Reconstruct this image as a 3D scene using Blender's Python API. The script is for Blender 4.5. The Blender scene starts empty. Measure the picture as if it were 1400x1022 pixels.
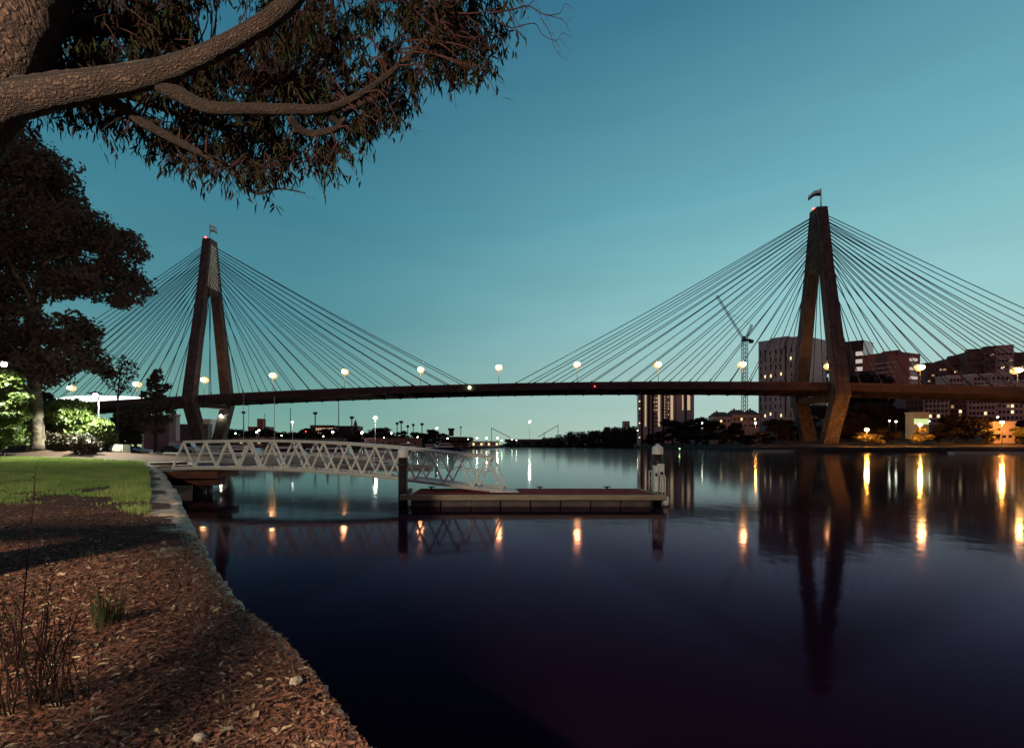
import bpy, math, random
import numpy as np
from mathutils import Vector, Matrix
random.seed(7); rng = np.random.default_rng(7)
R = math.radians
sc = bpy.context.scene
COL = sc.collection

# ------------------------------------------------------------------ camera, sky, sun, exposure
F, CX, HY, EYE = 694.0, 633.0, 607.0, 3.3          # photograph calibration (1400 px wide)
cd = bpy.data.cameras.new('camera'); cam = bpy.data.objects.new('camera', cd); COL.objects.link(cam)
cam.location = (0, 0, EYE); cam.rotation_euler = (R(90), 0, 0)
cd.sensor_width = 36; cd.lens = 36 * F / 1400
cd.shift_x = (700 - CX) / 1400; cd.shift_y = (HY - 511) / 1400
cd.clip_start = 0.1; cd.clip_end = 6000
sc.camera = cam
SUN_AZ, SUN_EL = R(62), R(3)                        # afterglow low to the right
w = bpy.data.worlds.new('World'); sc.world = w; w.use_nodes = True
nt = w.node_tree; nt.nodes.clear()
def N(t, **k):
    n = nt.nodes.new(t)
    for a, b in k.items(): setattr(n, a, b)
    return n
def ramp(node, stops):
    e = node.color_ramp.elements
    while len(e) < len(stops): e.new(0.5)
    for i, (p, c) in enumerate(stops):
        e[i].position = p; e[i].color = (*c, 1) if len(c) == 3 else c
tc = N('ShaderNodeTexCoord'); sp = N('ShaderNodeSeparateXYZ'); nt.links.new(tc.outputs['Generated'], sp.inputs[0])
r1 = N('ShaderNodeValToRGB'); r2 = N('ShaderNodeValToRGB')
ramp(r1, [(0.0, (0.215, 0.40, 0.325)), (0.06, (0.178, 0.375, 0.330)), (0.22, (0.088, 0.270, 0.315)), (0.40, (0.054, 0.220, 0.292)),
          (0.66, (0.031, 0.145, 0.238)), (1.0, (0.016, 0.08, 0.15))])
ramp(r2, [(0.0, (0.52, 0.62, 0.52)), (0.06, (0.45, 0.62, 0.56)), (0.22, (0.31, 0.59, 0.61)), (0.40, (0.165, 0.44, 0.51)),
          (0.66, (0.048, 0.195, 0.295)), (1.0, (0.016, 0.08, 0.15))])
nt.links.new(sp.outputs['Z'], r1.inputs[0]); nt.links.new(sp.outputs['Z'], r2.inputs[0])
dt = N('ShaderNodeVectorMath', operation='DOT_PRODUCT'); dt.inputs[1].default_value = (math.sin(SUN_AZ), math.cos(SUN_AZ), 0)
nt.links.new(tc.outputs['Generated'], dt.inputs[0])
mr = N('ShaderNodeMapRange'); mr.inputs[1].default_value = 0.10; mr.inputs[2].default_value = 1.0
mr.interpolation_type = 'SMOOTHSTEP'
nt.links.new(dt.outputs['Value'], mr.inputs[0])
mx = N('ShaderNodeMix', data_type='RGBA')
nt.links.new(mr.outputs[0], mx.inputs[0]); nt.links.new(r1.outputs[0], mx.inputs[6]); nt.links.new(r2.outputs[0], mx.inputs[7])
bg = N('ShaderNodeBackground'); bg.inputs[1].default_value = 1.0
wo = N('ShaderNodeOutputWorld')
# the sky behind the camera has already gone dark
mr2 = N('ShaderNodeMapRange', interpolation_type='SMOOTHSTEP'); mr2.inputs[1].default_value = -0.5; mr2.inputs[2].default_value = 0.35
mr2.inputs[3].default_value = 0.0; mr2.inputs[4].default_value = 1.0
nt.links.new(sp.outputs['Y'], mr2.inputs[0])
sc_ = N('ShaderNodeMix', data_type='RGBA'); sc_.inputs[6].default_value = (0.118, 0.078, 0.092, 1)
nt.links.new(mx.outputs[2], sc_.inputs[7]); nt.links.new(mr2.outputs[0], sc_.inputs[0])
# faint thin cloud
cm = N('ShaderNodeMapping'); cm.inputs['Scale'].default_value = (1.5, 1.5, 9); nt.links.new(tc.outputs['Generated'], cm.inputs[0])
cn = N('ShaderNodeTexNoise'); cn.inputs['Scale'].default_value = 2.2; cn.inputs['Detail'].default_value = 6; nt.links.new(cm.outputs[0], cn.inputs[0])
cr = N('ShaderNodeMapRange'); cr.inputs[1].default_value = 0.3; cr.inputs[2].default_value = 0.75; cr.inputs[3].default_value = 0.965; cr.inputs[4].default_value = 1.045
nt.links.new(cn.outputs[0], cr.inputs[0])
cs = N('ShaderNodeVectorMath', operation='SCALE'); nt.links.new(sc_.outputs[2], cs.inputs[0]); nt.links.new(cr.outputs[0], cs.inputs['Scale'])
nt.links.new(cs.outputs[0], bg.inputs[0]); nt.links.new(bg.outputs[0], wo.inputs[0])
sd = bpy.data.lights.new('sun', 'SUN'); sd.energy = 0.12; sd.angle = R(20); sd.color = (1.0, 0.82, 0.7)
so = bpy.data.objects.new('sun', sd); COL.objects.link(so)
so.rotation_euler = Vector((-math.sin(SUN_AZ) * math.cos(SUN_EL), -math.cos(SUN_AZ) * math.cos(SUN_EL), -math.sin(SUN_EL))).to_track_quat('-Z', 'Y').to_euler()
sc.view_settings.view_transform = 'Standard'; sc.view_settings.look = 'None'
sc.view_settings.exposure = 0; sc.view_settings.gamma = 1; sc.view_settings.use_curve_mapping = False
sc.cycles.use_denoising = True
sc.cycles.max_bounces = 5; sc.cycles.transparent_max_bounces = 4
sc.cycles.sample_clamp_indirect = 4.0
sc.cycles.use_light_tree = True

# ------------------------------------------------------------------ materials
def mat(name, col, rough=0.8, col2=None, scale=4.0, metal=0.0, bump=0.0, bscale=None, emit=None, es=0.0, stretch=None, detail=4.0, spec=None, trans=0.0, thr=(0.35, 0.65)):
    m = bpy.data.materials.new(name); m.use_nodes = True
    t = m.node_tree; b = t.nodes['Principled BSDF']
    b.inputs['Base Color'].default_value = (*col, 1); b.inputs['Roughness'].default_value = rough; b.inputs['Metallic'].default_value = metal
    if spec is not None: b.inputs['Specular IOR Level'].default_value = spec
    if col2 or bump:
        tcn = t.nodes.new('ShaderNodeTexCoord'); mp = t.nodes.new('ShaderNodeMapping')
        t.links.new(tcn.outputs['Object'], mp.inputs[0])
        if stretch: mp.inputs['Scale'].default_value = stretch
        nz = t.nodes.new('ShaderNodeTexNoise'); nz.inputs['Scale'].default_value = scale; nz.inputs['Detail'].default_value = detail
        t.links.new(mp.outputs[0], nz.inputs[0])
        if col2:
            rp = t.nodes.new('ShaderNodeValToRGB'); ramp(rp, [(thr[0], col), (thr[1], col2)])
            t.links.new(nz.outputs[0], rp.inputs[0]); t.links.new(rp.outputs[0], b.inputs['Base Color'])
        if bump:
            n2 = t.nodes.new('ShaderNodeTexNoise'); n2.inputs['Scale'].default_value = bscale or scale * 3; n2.inputs['Detail'].default_value = 6
            t.links.new(mp.outputs[0], n2.inputs[0])
            bp = t.nodes.new('ShaderNodeBump'); bp.inputs['Strength'].default_value = bump; bp.inputs['Distance'].default_value = 0.05
            t.links.new(n2.outputs[0], bp.inputs['Height']); t.links.new(bp.outputs[0], b.inputs['Normal'])
    if emit:
        b.inputs['Emission Color'].default_value = (*emit, 1); b.inputs['Emission Strength'].default_value = es
    if trans:
        b.inputs['Subsurface Weight'].default_value = 0.0
        tr = t.nodes.new('ShaderNodeBsdfTranslucent'); mxs = t.nodes.new('ShaderNodeMixShader'); mxs.inputs[0].default_value = trans
        src = b.inputs['Base Color'].links[0].from_socket if b.inputs['Base Color'].links else None
        if src: t.links.new(src, tr.inputs[0])
        else: tr.inputs[0].default_value = (*col, 1)
        out = t.nodes['Material Output']
        t.links.new(b.outputs[0], mxs.inputs[1]); t.links.new(tr.outputs[0], mxs.inputs[2]); t.links.new(mxs.outputs[0], out.inputs[0])
    return m
M = {}
M['concrete'] = mat('concrete', (0.165, 0.122, 0.108), 0.85, (0.105, 0.074, 0.068), 0.35, bump=0.25, bscale=3)
_t = M['concrete'].node_tree; _b = _t.nodes['Principled BSDF']; _src = _b.inputs['Base Color'].links[0].from_socket
_tc = _t.nodes.new('ShaderNodeTexCoord'); _sx = _t.nodes.new('ShaderNodeSeparateXYZ'); _t.links.new(_tc.outputs['Object'], _sx.inputs[0])
def _mth(op, a, v):
    n_ = _t.nodes.new('ShaderNodeMath'); n_.operation = op; _t.links.new(a, n_.inputs[0]); n_.inputs[1].default_value = v; return n_.outputs[0]
_fr = _mth('FRACT', _mth('DIVIDE', _sx.outputs['Z'], 4.2), 0); _ln = _mth('LESS_THAN', _fr, 0.06)
_mp = _t.nodes.new('ShaderNodeMapping'); _mp.inputs['Scale'].default_value = (0.8, 0.8, 0.05); _t.links.new(_tc.outputs['Object'], _mp.inputs[0])
_ns = _t.nodes.new('ShaderNodeTexNoise'); _ns.inputs['Scale'].default_value = 1.0; _ns.inputs['Detail'].default_value = 5; _t.links.new(_mp.outputs[0], _ns.inputs[0])
_rs = _t.nodes.new('ShaderNodeValToRGB'); ramp(_rs, [(0.38, (0.62, 0.58, 0.56)), (0.6, (1.05, 1.05, 1.05))]); _t.links.new(_ns.outputs[0], _rs.inputs[0])
_m1 = _t.nodes.new('ShaderNodeMix'); _m1.data_type = 'RGBA'; _m1.blend_type = 'MULTIPLY'; _m1.inputs[0].default_value = 1.0
_t.links.new(_src, _m1.inputs[6]); _t.links.new(_rs.outputs[0], _m1.inputs[7])
_m2 = _t.nodes.new('ShaderNodeMix'); _m2.data_type = 'RGBA'; _m2.blend_type = 'MULTIPLY'; _m2.inputs[7].default_value = (0.55, 0.52, 0.5, 1)
_t.links.new(_ln, _m2.inputs[0]); _t.links.new(_m1.outputs[2], _m2.inputs[6]); _t.links.new(_m2.outputs[2], _b.inputs['Base Color'])
M['pale_concrete'] = mat('pale_concrete', (0.46, 0.43, 0.37), 0.8, (0.36, 0.34, 0.30), 0.5, bump=0.15, bscale=4)
M['lit_panel'] = mat('skylit_panel', (0.85, 0.80, 0.68), 0.7, (0.78, 0.73, 0.62), 0.5)  # pale colour carries the sky glow falling on the left tower panels
M['lamp_pole'] = mat('lamp_pole', (0.012, 0.008, 0.008), 0.9, spec=0.1)
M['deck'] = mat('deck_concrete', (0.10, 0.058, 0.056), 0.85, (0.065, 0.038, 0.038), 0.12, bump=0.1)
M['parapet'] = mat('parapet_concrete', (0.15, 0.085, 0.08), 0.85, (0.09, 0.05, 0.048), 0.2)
M['asphalt'] = mat('asphalt', (0.05, 0.05, 0.05), 0.9)
M['cable'] = mat('cable_sheath', (0.045, 0.03, 0.04), 0.6)
M['alu'] = mat('aluminium', (0.78, 0.76, 0.66), 0.55, (0.62, 0.60, 0.52), 6, bump=0.05)
M['white_paint'] = mat('white_paint', (0.75, 0.76, 0.72), 0.5, (0.62, 0.63, 0.6), 3)
M['pile'] = mat('pile_sleeve', (0.022, 0.010, 0.010), 0.45, (0.05, 0.024, 0.02), 3, bump=0.15, stretch=(1, 1, 0.2))
M['timber'] = mat('timber_fender', (0.34, 0.29, 0.19), 0.7, (0.24, 0.19, 0.12), 3, bump=0.2, stretch=(0.4, 4, 4))
M['reddeck'] = mat('red_deck', (0.30, 0.055, 0.05), 0.9, (0.20, 0.038, 0.036), 2.0, spec=0.03)
M['float'] = mat('float_block', (0.13, 0.085, 0.085), 0.7, (0.08, 0.055, 0.058), 1.5, bump=0.1)
M['dark_metal'] = mat('dark_metal', (0.03, 0.025, 0.025), 0.5)
M['rust'] = mat('rusty_steel', (0.12, 0.035, 0.02), 0.8, (0.05, 0.02, 0.015), 2)
M['wood_chips'] = mat('wood_chips', (0.20, 0.085, 0.048), 0.8, (0.05, 0.018, 0.014), 30, detail=2, spec=0.25)
M['pale_chips'] = mat('pale_chips', (0.42, 0.30, 0.17), 0.75, (0.22, 0.12, 0.07), 20, detail=2)
M['grass'] = mat('grass_blades', (0.17, 0.30, 0.065), 0.6, (0.36, 0.40, 0.13), 0.9, trans=0.3, spec=0.2)
M['tuft'] = mat('tuft_blades', (0.016, 0.026, 0.009), 0.7, (0.035, 0.034, 0.016), 3, spec=0.1)
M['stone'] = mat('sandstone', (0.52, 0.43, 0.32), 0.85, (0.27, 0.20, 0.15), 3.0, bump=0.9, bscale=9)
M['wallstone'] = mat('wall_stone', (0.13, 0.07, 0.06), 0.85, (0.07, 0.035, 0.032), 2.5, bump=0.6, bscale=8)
M['bark'] = None
M['fig_bark'] = mat('pale_bark', (0.115, 0.095, 0.062), 0.85, (0.032, 0.020, 0.016), 2.2, bump=0.4, thr=(0.42, 0.56))
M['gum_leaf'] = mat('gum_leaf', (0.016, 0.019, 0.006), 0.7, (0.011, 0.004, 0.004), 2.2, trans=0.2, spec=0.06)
M['fig_leaf'] = mat('fig_leaf', (0.135, 0.100, 0.078), 0.8, (0.065, 0.046, 0.040), 0.35, trans=0.25, spec=0.12)
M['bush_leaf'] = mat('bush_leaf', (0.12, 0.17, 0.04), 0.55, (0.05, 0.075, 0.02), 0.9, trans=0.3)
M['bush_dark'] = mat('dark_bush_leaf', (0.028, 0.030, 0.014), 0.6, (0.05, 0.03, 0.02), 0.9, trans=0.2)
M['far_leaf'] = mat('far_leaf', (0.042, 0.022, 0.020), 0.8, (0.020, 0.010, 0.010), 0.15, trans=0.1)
M['amber_lit_leaf'] = mat('amber_lit_tree_leaf', (0.36, 0.30, 0.10), 0.7, (0.16, 0.13, 0.05), 0.4, trans=0.3)  # foliage brightened and yellowed, amber lamp glow put into the leaf colour
M['far_bark'] = mat('far_bark', (0.035, 0.022, 0.02), 0.9)
M['twig'] = mat('twig', (0.035, 0.014, 0.013), 0.8, spec=0.1)
M['shore'] = mat('shore_soil', (0.035, 0.022, 0.02), 0.9, (0.02, 0.013, 0.012), 0.05)
M['hardstand'] = mat('hardstand', (0.33, 0.27, 0.22), 0.85, (0.22, 0.17, 0.14), 0.4, bump=0.2)
def brick(name, col, col2): return mat(name, col, 0.85, col2, 0.15)
M['brick'] = brick('red_brick', (0.55, 0.17, 0.13), (0.45, 0.135, 0.105))
M['dark_brick'] = brick('dark_brick', (0.25, 0.115, 0.105), (0.19, 0.085, 0.08))
M['grey_wall'] = mat('grey_cladding', (0.66, 0.54, 0.53), 0.7, (0.45, 0.37, 0.37), 0.25, stretch=(1, 1, 0.15))
M['pale_wall'] = mat('pale_cladding', (0.9, 0.88, 0.76), 0.7, (0.84, 0.82, 0.70), 0.2)
M['mauve_wall'] = mat('mauve_wall', (0.27, 0.175, 0.18), 0.8, (0.19, 0.125, 0.13), 0.2)
M['cream_wall'] = mat('cream_wall', (0.74, 0.52, 0.46), 0.8, (0.60, 0.42, 0.38), 0.2)
M['black_wall'] = mat('black_wall', (0.045, 0.022, 0.024), 0.6)
M['roof'] = mat('roof_sheet', (0.10, 0.075, 0.075), 0.8)
M['glass'] = mat('dark_glass', (0.012, 0.012, 0.016), 0.15)
M['glass_pale'] = mat('pale_glass', (0.28, 0.34, 0.33), 0.25)
M['lit_win'] = mat('lit_window', (0.3, 0.25, 0.15), 0.5, emit=(1.0, 0.72, 0.36), es=1.6)
M['lit_dim'] = mat('dim_lit_window', (0.3, 0.25, 0.15), 0.5, emit=(1.0, 0.66, 0.34), es=0.35)
M['lit_soft'] = mat('lit_stairwell', (0.3, 0.25, 0.15), 0.5, emit=(1.0, 0.70, 0.42), es=0.55)
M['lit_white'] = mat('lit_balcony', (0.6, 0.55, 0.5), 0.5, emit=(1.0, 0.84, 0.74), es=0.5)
M['lit_green'] = mat('lit_shed', (0.5, 0.55, 0.4), 0.5, emit=(0.75, 1.0, 0.45), es=0.8)
M['lamp_warm'] = mat('lamp_warm', (1, 0.9, 0.8), 0.5, emit=(1.0, 0.52, 0.15), es=150)
M['halo_warm'] = mat('halo_ball', (1, .7, .4), 0.6, emit=(1.0, 0.50, 0.16), es=1.5)  # orange halo around the deck lamps, given as emission
M['halo_amber'] = mat('amber_halo', (1, .5, .2), 0.6, emit=(1.0, 0.28, 0.03), es=1.6)  # same halo glow in amber, not applied
M['lamp_white'] = mat('lamp_white', (1, 1, 1), 0.5, emit=(0.90, 1.0, 0.76), es=110)
M['lamp_amber'] = mat('lamp_amber', (1, 0.9, 0.7), 0.5, emit=(1.0, 0.40, 0.07), es=1300)
M['lamp_small'] = mat('lamp_small', (1, 1, 1), 0.5, emit=(0.95, 1.0, 0.75), es=30)
M['lamp_park'] = mat('lamp_park', (1, 1, 1), 0.5, emit=(0.95, 1.0, 0.80), es=60)
M['strip'] = mat('trail_glow', (1, 1, 1), 0.5, emit=(0.86, 1.0, 0.94), es=2.6)  # emissive glow of the headlight trail on the approach
M['red_light'] = mat('red_light', (1, 0.2, 0.2), 0.5, emit=(1.0, 0.06, 0.05), es=9)
M['green_light'] = mat('green_light', (0.3, 1, 0.3), 0.5, emit=(0.55, 1.0, 0.35), es=14)
M['boat_white'] = mat('boat_white', (0.72, 0.74, 0.68), 0.4)
M['boat_dark'] = mat('boat_blue', (0.03, 0.035, 0.06), 0.4)
M['car_red'] = mat('car_red', (0.25, 0.02, 0.025), 0.35)
M['car_white'] = mat('car_white', (0.6, 0.6, 0.6), 0.35)
M['car_dark'] = mat('car_dark', (0.03, 0.03, 0.035), 0.3)
M['tyre'] = mat('tyre', (0.015, 0.015, 0.015), 0.9)
M['crane'] = mat('crane_paint', (0.22, 0.24, 0.21), 0.6)
M['flag_white'] = mat('flag_white', (0.9, 0.9, 0.82), 0.8, trans=0.6)
M['flag_navy'] = mat('flag_navy', (0.03, 0.06, 0.09), 0.8)
M['flag_mint'] = mat('flag_mint', (0.30, 0.62, 0.55), 0.8)

def node_mat(name):
    m = bpy.data.materials.new(name); m.use_nodes = True; t = m.node_tree
    return m, t, t.nodes['Principled BSDF']
# near bark: plated, furrowed along the limb
m, t, b = node_mat('plated_bark'); M['bark'] = m
tcn = t.nodes.new('ShaderNodeTexCoord')
vo = t.nodes.new('ShaderNodeTexVoronoi'); vo.feature = 'DISTANCE_TO_EDGE'; vo.inputs['Scale'].default_value = 32
nz = t.nodes.new('ShaderNodeTexNoise'); nz.inputs['Scale'].default_value = 9; nz.inputs['Detail'].default_value = 8
mixv = t.nodes.new('ShaderNodeMix'); mixv.data_type = 'RGBA'; mixv.inputs[0].default_value = 0.12
mpb = t.nodes.new('ShaderNodeMapping'); mpb.inputs['Scale'].default_value = (0.9, 0.30, 1); t.links.new(tcn.outputs['UV'], mpb.inputs[0])
t.links.new(mpb.outputs[0], mixv.inputs[6]); t.links.new(nz.outputs['Color'], mixv.inputs[7]); t.links.new(tcn.outputs['UV'], nz.inputs[0])
t.links.new(mixv.outputs[2], vo.inputs[0])
rp = t.nodes.new('ShaderNodeValToRGB'); ramp(rp, [(0.0, (0.035, 0.013, 0.010)), (0.10, (0.11, 0.052, 0.034)), (0.5, (0.205, 0.115, 0.07))])
t.links.new(vo.outputs['Distance'], rp.inputs[0])
n3 = t.nodes.new('ShaderNodeTexNoise'); n3.inputs['Scale'].default_value = 40; n3.inputs['Detail'].default_value = 5; t.links.new(tcn.outputs['UV'], n3.inputs[0])
mc = t.nodes.new('ShaderNodeMix'); mc.data_type = 'RGBA'; mc.blend_type = 'MULTIPLY'; mc.inputs[0].default_value = 0.8
t.links.new(rp.outputs[0], mc.inputs[6]); t.links.new(n3.outputs[0], mc.inputs[7]); n4 = t.nodes.new('ShaderNodeTexNoise'); n4.inputs['Scale'].default_value = 2.4; n4.inputs['Detail'].default_value = 5; t.links.new(tcn.outputs['UV'], n4.inputs[0])
rp4 = t.nodes.new('ShaderNodeValToRGB'); ramp(rp4, [(0.35, (0.45, 0.36, 0.34)), (0.6, (1.0, 1.0, 0.95))]); t.links.new(n4.outputs[0], rp4.inputs[0])
mc2 = t.nodes.new('ShaderNodeMix'); mc2.data_type = 'RGBA'; mc2.blend_type = 'MULTIPLY'; mc2.inputs[0].default_value = 1.0
t.links.new(mc.outputs[2], mc2.inputs[6]); t.links.new(rp4.outputs[0], mc2.inputs[7]); t.links.new(mc2.outputs[2], b.inputs['Base Color'])
ad = t.nodes.new('ShaderNodeMath'); ad.operation = 'MULTIPLY_ADD'; ad.inputs[1].default_value = 2.2
mi = t.nodes.new('ShaderNodeMath'); mi.operation = 'MINIMUM'; mi.inputs[1].default_value = 0.25
t.links.new(vo.outputs['Distance'], mi.inputs[0]); t.links.new(mi.outputs[0], ad.inputs[0]); t.links.new(n3.outputs[0], ad.inputs[2])
bp = t.nodes.new('ShaderNodeBump'); bp.inputs['Strength'].default_value = 1.0; bp.inputs['Distance'].default_value = 0.06
t.links.new(ad.outputs[0], bp.inputs['Height']); t.links.new(bp.outputs[0], b.inputs['Normal']); b.inputs['Roughness'].default_value = 0.9
# water: long-exposure smooth, dark, tinted reflection
m = bpy.data.materials.new('harbour_water'); M['water'] = m; m.use_nodes = True; t = m.node_tree; t.nodes.clear()
out = t.nodes.new('ShaderNodeOutputMaterial'); mxs = t.nodes.new('ShaderNodeMixShader')
df = t.nodes.new('ShaderNodeBsdfDiffuse'); df.inputs[0].default_value = (0.008, 0.003, 0.009, 1)
gl = t.nodes.new('ShaderNodeBsdfGlossy'); gl.inputs[0].default_value = (0.92, 0.86, 0.98, 1); gl.inputs['Roughness'].default_value = 0.075
fr = t.nodes.new('ShaderNodeFresnel'); fr.inputs[0].default_value = 1.33
pw = t.nodes.new('ShaderNodeMath'); pw.operation = 'POWER'; pw.inputs[1].default_value = 1.6
tcn = t.nodes.new('ShaderNodeTexCoord'); nz = t.nodes.new('ShaderNodeTexNoise'); nz.inputs['Scale'].default_value = 0.9; nz.inputs['Detail'].default_value = 3
bp = t.nodes.new('ShaderNodeBump'); bp.inputs['Strength'].default_value = 0.02; bp.inputs['Distance'].default_value = 0.3
t.links.new(tcn.outputs['Object'], nz.inputs[0]); t.links.new(nz.outputs[0], bp.inputs['Height']); t.links.new(bp.outputs[0], gl.inputs['Normal'])
wr = t.nodes.new('ShaderNodeValToRGB'); ramp(wr, [(0.04, (0.13, 0.08, 0.19)), (0.14, (0.42, 0.23, 0.50)), (0.32, (0.82, 0.54, 0.80)), (0.62, (0.98, 0.97, 1.0))])
t.links.new(fr.outputs[0], wr.inputs[0]); t.links.new(wr.outputs[0], gl.inputs[0])
t.links.new(fr.outputs[0], pw.inputs[0]); t.links.new(pw.outputs[0], mxs.inputs[0])
t.links.new(df.outputs[0], mxs.inputs[1]); t.links.new(gl.outputs[0], mxs.inputs[2]); t.links.new(mxs.outputs[0], out.inputs[0])
# park ground: mulch, bare soil and lawn soil
m, t, b = node_mat('park_soil'); M['soil'] = m
tcn = t.nodes.new('ShaderNodeTexCoord'); nz = t.nodes.new('ShaderNodeTexNoise'); nz.inputs['Scale'].default_value = 25; nz.inputs['Detail'].default_value = 8
n2 = t.nodes.new('ShaderNodeTexNoise'); n2.inputs['Scale'].default_value = 0.7; n2.inputs['Detail'].default_value = 4
t.links.new(tcn.outputs['Object'], nz.inputs[0]); t.links.new(tcn.outputs['Object'], n2.inputs[0])
rp = t.nodes.new('ShaderNodeValToRGB'); ramp(rp, [(0.3, (0.022, 0.010, 0.008)), (0.7, (0.085, 0.040, 0.026))]); t.links.new(nz.outputs[0], rp.inputs[0])
t.links.new(rp.outputs[0], b.inputs['Base Color']); b.inputs['Roughness'].default_value = 0.95
bp = t.nodes.new('ShaderNodeBump'); bp.inputs['Strength'].default_value = 0.9; bp.inputs['Distance'].default_value = 0.03
t.links.new(nz.outputs[0], bp.inputs['Height']); t.links.new(bp.outputs[0], b.inputs['Normal'])

# ------------------------------------------------------------------ helpers
def P(px, py, Y): return Vector(((px - CX) / F * Y, Y, EYE + (HY - py) / F * Y))
def PX(px, Y, z=0.0): return Vector(((px - CX) / F * Y, Y, z))
def G(px, py, z):
    Y = (EYE - z) * F / (py - HY); return Vector(((px - CX) / F * Y, Y, z))
class MB:
    def __init__(s): s.v = []; s.f = []; s.uv = None
    def poly(s, pts, faces):
        n = len(s.v); s.v += [tuple(p) for p in pts]; s.f += [tuple(i + n for i in f) for f in faces]; return s
    def hexa(s, p):  # p: 4 bottom ccw then 4 top
        return s.poly(p, [(3, 2, 1, 0), (4, 5, 6, 7), (0, 1, 5, 4), (1, 2, 6, 5), (2, 3, 7, 6), (3, 0, 4, 7)])
    def box(s, c, size, u=None, v=None):
        u = Vector(u) if u else Vector((1, 0, 0)); v = Vector(v) if v else Vector((0, 1, 0)); wv = u.cross(v)
        c = Vector(c); a, b, h = u * size[0] / 2, v * size[1] / 2, wv * size[2] / 2
        return s.hexa([c - a - b - h, c + a - b - h, c + a + b - h, c - a + b - h, c - a - b + h, c + a - b + h, c + a + b + h, c - a + b + h])
    def bar(s, p, q, wd, ht=None, up=(0, 0, 1)):
        p, q = Vector(p), Vector(q); d = q - p; L = d.length; d.normalize(); up = Vector(up)
        side = d.cross(up)
        if side.length < 1e-4: side = d.cross(Vector((1, 0, 0)))
        side.normalize(); return s.box((p + q) / 2, (L, wd, ht or wd), d, side)
    def tube(s, pts, rad, n=8, cap=True, wob=0.0, uvs=False):
        pts = [Vector(p) for p in pts]; k = len(pts); rad = rad if hasattr(rad, '__len__') else [rad] * k
        base = len(s.v); up = Vector((0.31, 0.17, 0.93)); acc = 0
        for i in range(k):
            d = (pts[min(i + 1, k - 1)] - pts[max(i - 1, 0)]).normalized()
            x = d.cross(up); x = x.normalized() if x.length > 1e-3 else Vector((1, 0, 0)); y = d.cross(x)
            if i: acc += (pts[i] - pts[i - 1]).length
            for j in range(n):
                a = 2 * math.pi * j / n; r = rad[i] * (1 + (random.uniform(-wob, wob) if wob else 0))
                s.v.append(tuple(pts[i] + (x * math.cos(a) + y * math.sin(a)) * r))
                if uvs:
                    if s.uv is None: s.uv = []
                    s.uv.append((j / n, acc))
        for i in range(k - 1):
            for j in range(n):
                a, b = base + i * n + j, base + i * n + (j + 1) % n
                s.f.append((a, b, b + n, a + n))
        if cap:
            s.f.append(tuple(base + j for j in reversed(range(n)))); s.f.append(tuple(base + (k - 1) * n + j for j in range(n)))
        return s
    def lathe(s, c, prof, n=12):
        c = Vector(c); base = len(s.v)
        for r, z in prof:
            for j in range(n):
                a = 2 * math.pi * j / n; s.v.append((c.x + r * math.cos(a), c.y + r * math.sin(a), c.z + z))
        for i in range(len(prof) - 1):
            for j in range(n):
                a, b = base + i * n + j, base + i * n + (j + 1) % n; s.f.append((a, b, b + n, a + n))
        s.f.append(tuple(base + j for j in reversed(range(n)))); s.f.append(tuple(base + (len(prof) - 1) * n + j for j in range(n)))
        return s
    def ball(s, c, r, n=10, m=6, sz=1.0):
        prof = [(max(r * math.sin(math.pi * i / m), 0.02 * r), -r * sz * math.cos(math.pi * i / m)) for i in range(m + 1)]
        return s.lathe(c, prof, n)
    def build(s, name, material, parent=None, smooth=False, org=None):
        me = bpy.data.meshes.new(name)
        o = bpy.data.objects.new(name, me); COL.objects.link(o)
        og = Vector(org) if org else (world_loc(parent) if parent else Vector((0, 0, 0)))
        me.from_pydata([(x - og.x, y - og.y, z - og.z) for x, y, z in s.v], [], s.f)
        if s.uv and len(s.uv) == len(s.v):
            ul = me.uv_layers.new(name='UVMap')
            vi = np.empty(len(me.loops), dtype=np.int32); me.loops.foreach_get('vertex_index', vi)
            ul.data.foreach_set('uv', np.array(s.uv, dtype=np.float32)[vi].ravel())
        if smooth: me.shade_smooth()
        me.materials.append(material)
        if parent: o.parent = parent
        if org and not parent: o.location = og
        return o
def world_loc(o):
    v = Vector((0, 0, 0))
    while o: v += o.location; o = o.parent
    return v
def tag(o, label=None, cat=None, group=None, kind=None):
    if label: o['label'] = label
    if cat: o['category'] = cat
    if group: o['group'] = group
    if kind: o['kind'] = kind
    return o
def thing(name, loc, label, cat, group=None):
    o = bpy.data.objects.new(name, None); COL.objects.link(o); o.location = loc; o.empty_display_size = 0.3
    return tag(o, label, cat, group)
def struct(name, mb, material, smooth=False): return tag(mb.build(name, material, None, smooth), kind='structure')
def copy_tree(o, parent=None):
    c = o.copy(); COL.objects.link(c)
    if parent: c.parent = parent
    for ch in o.children: copy_tree(ch, c)
    return c
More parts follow.
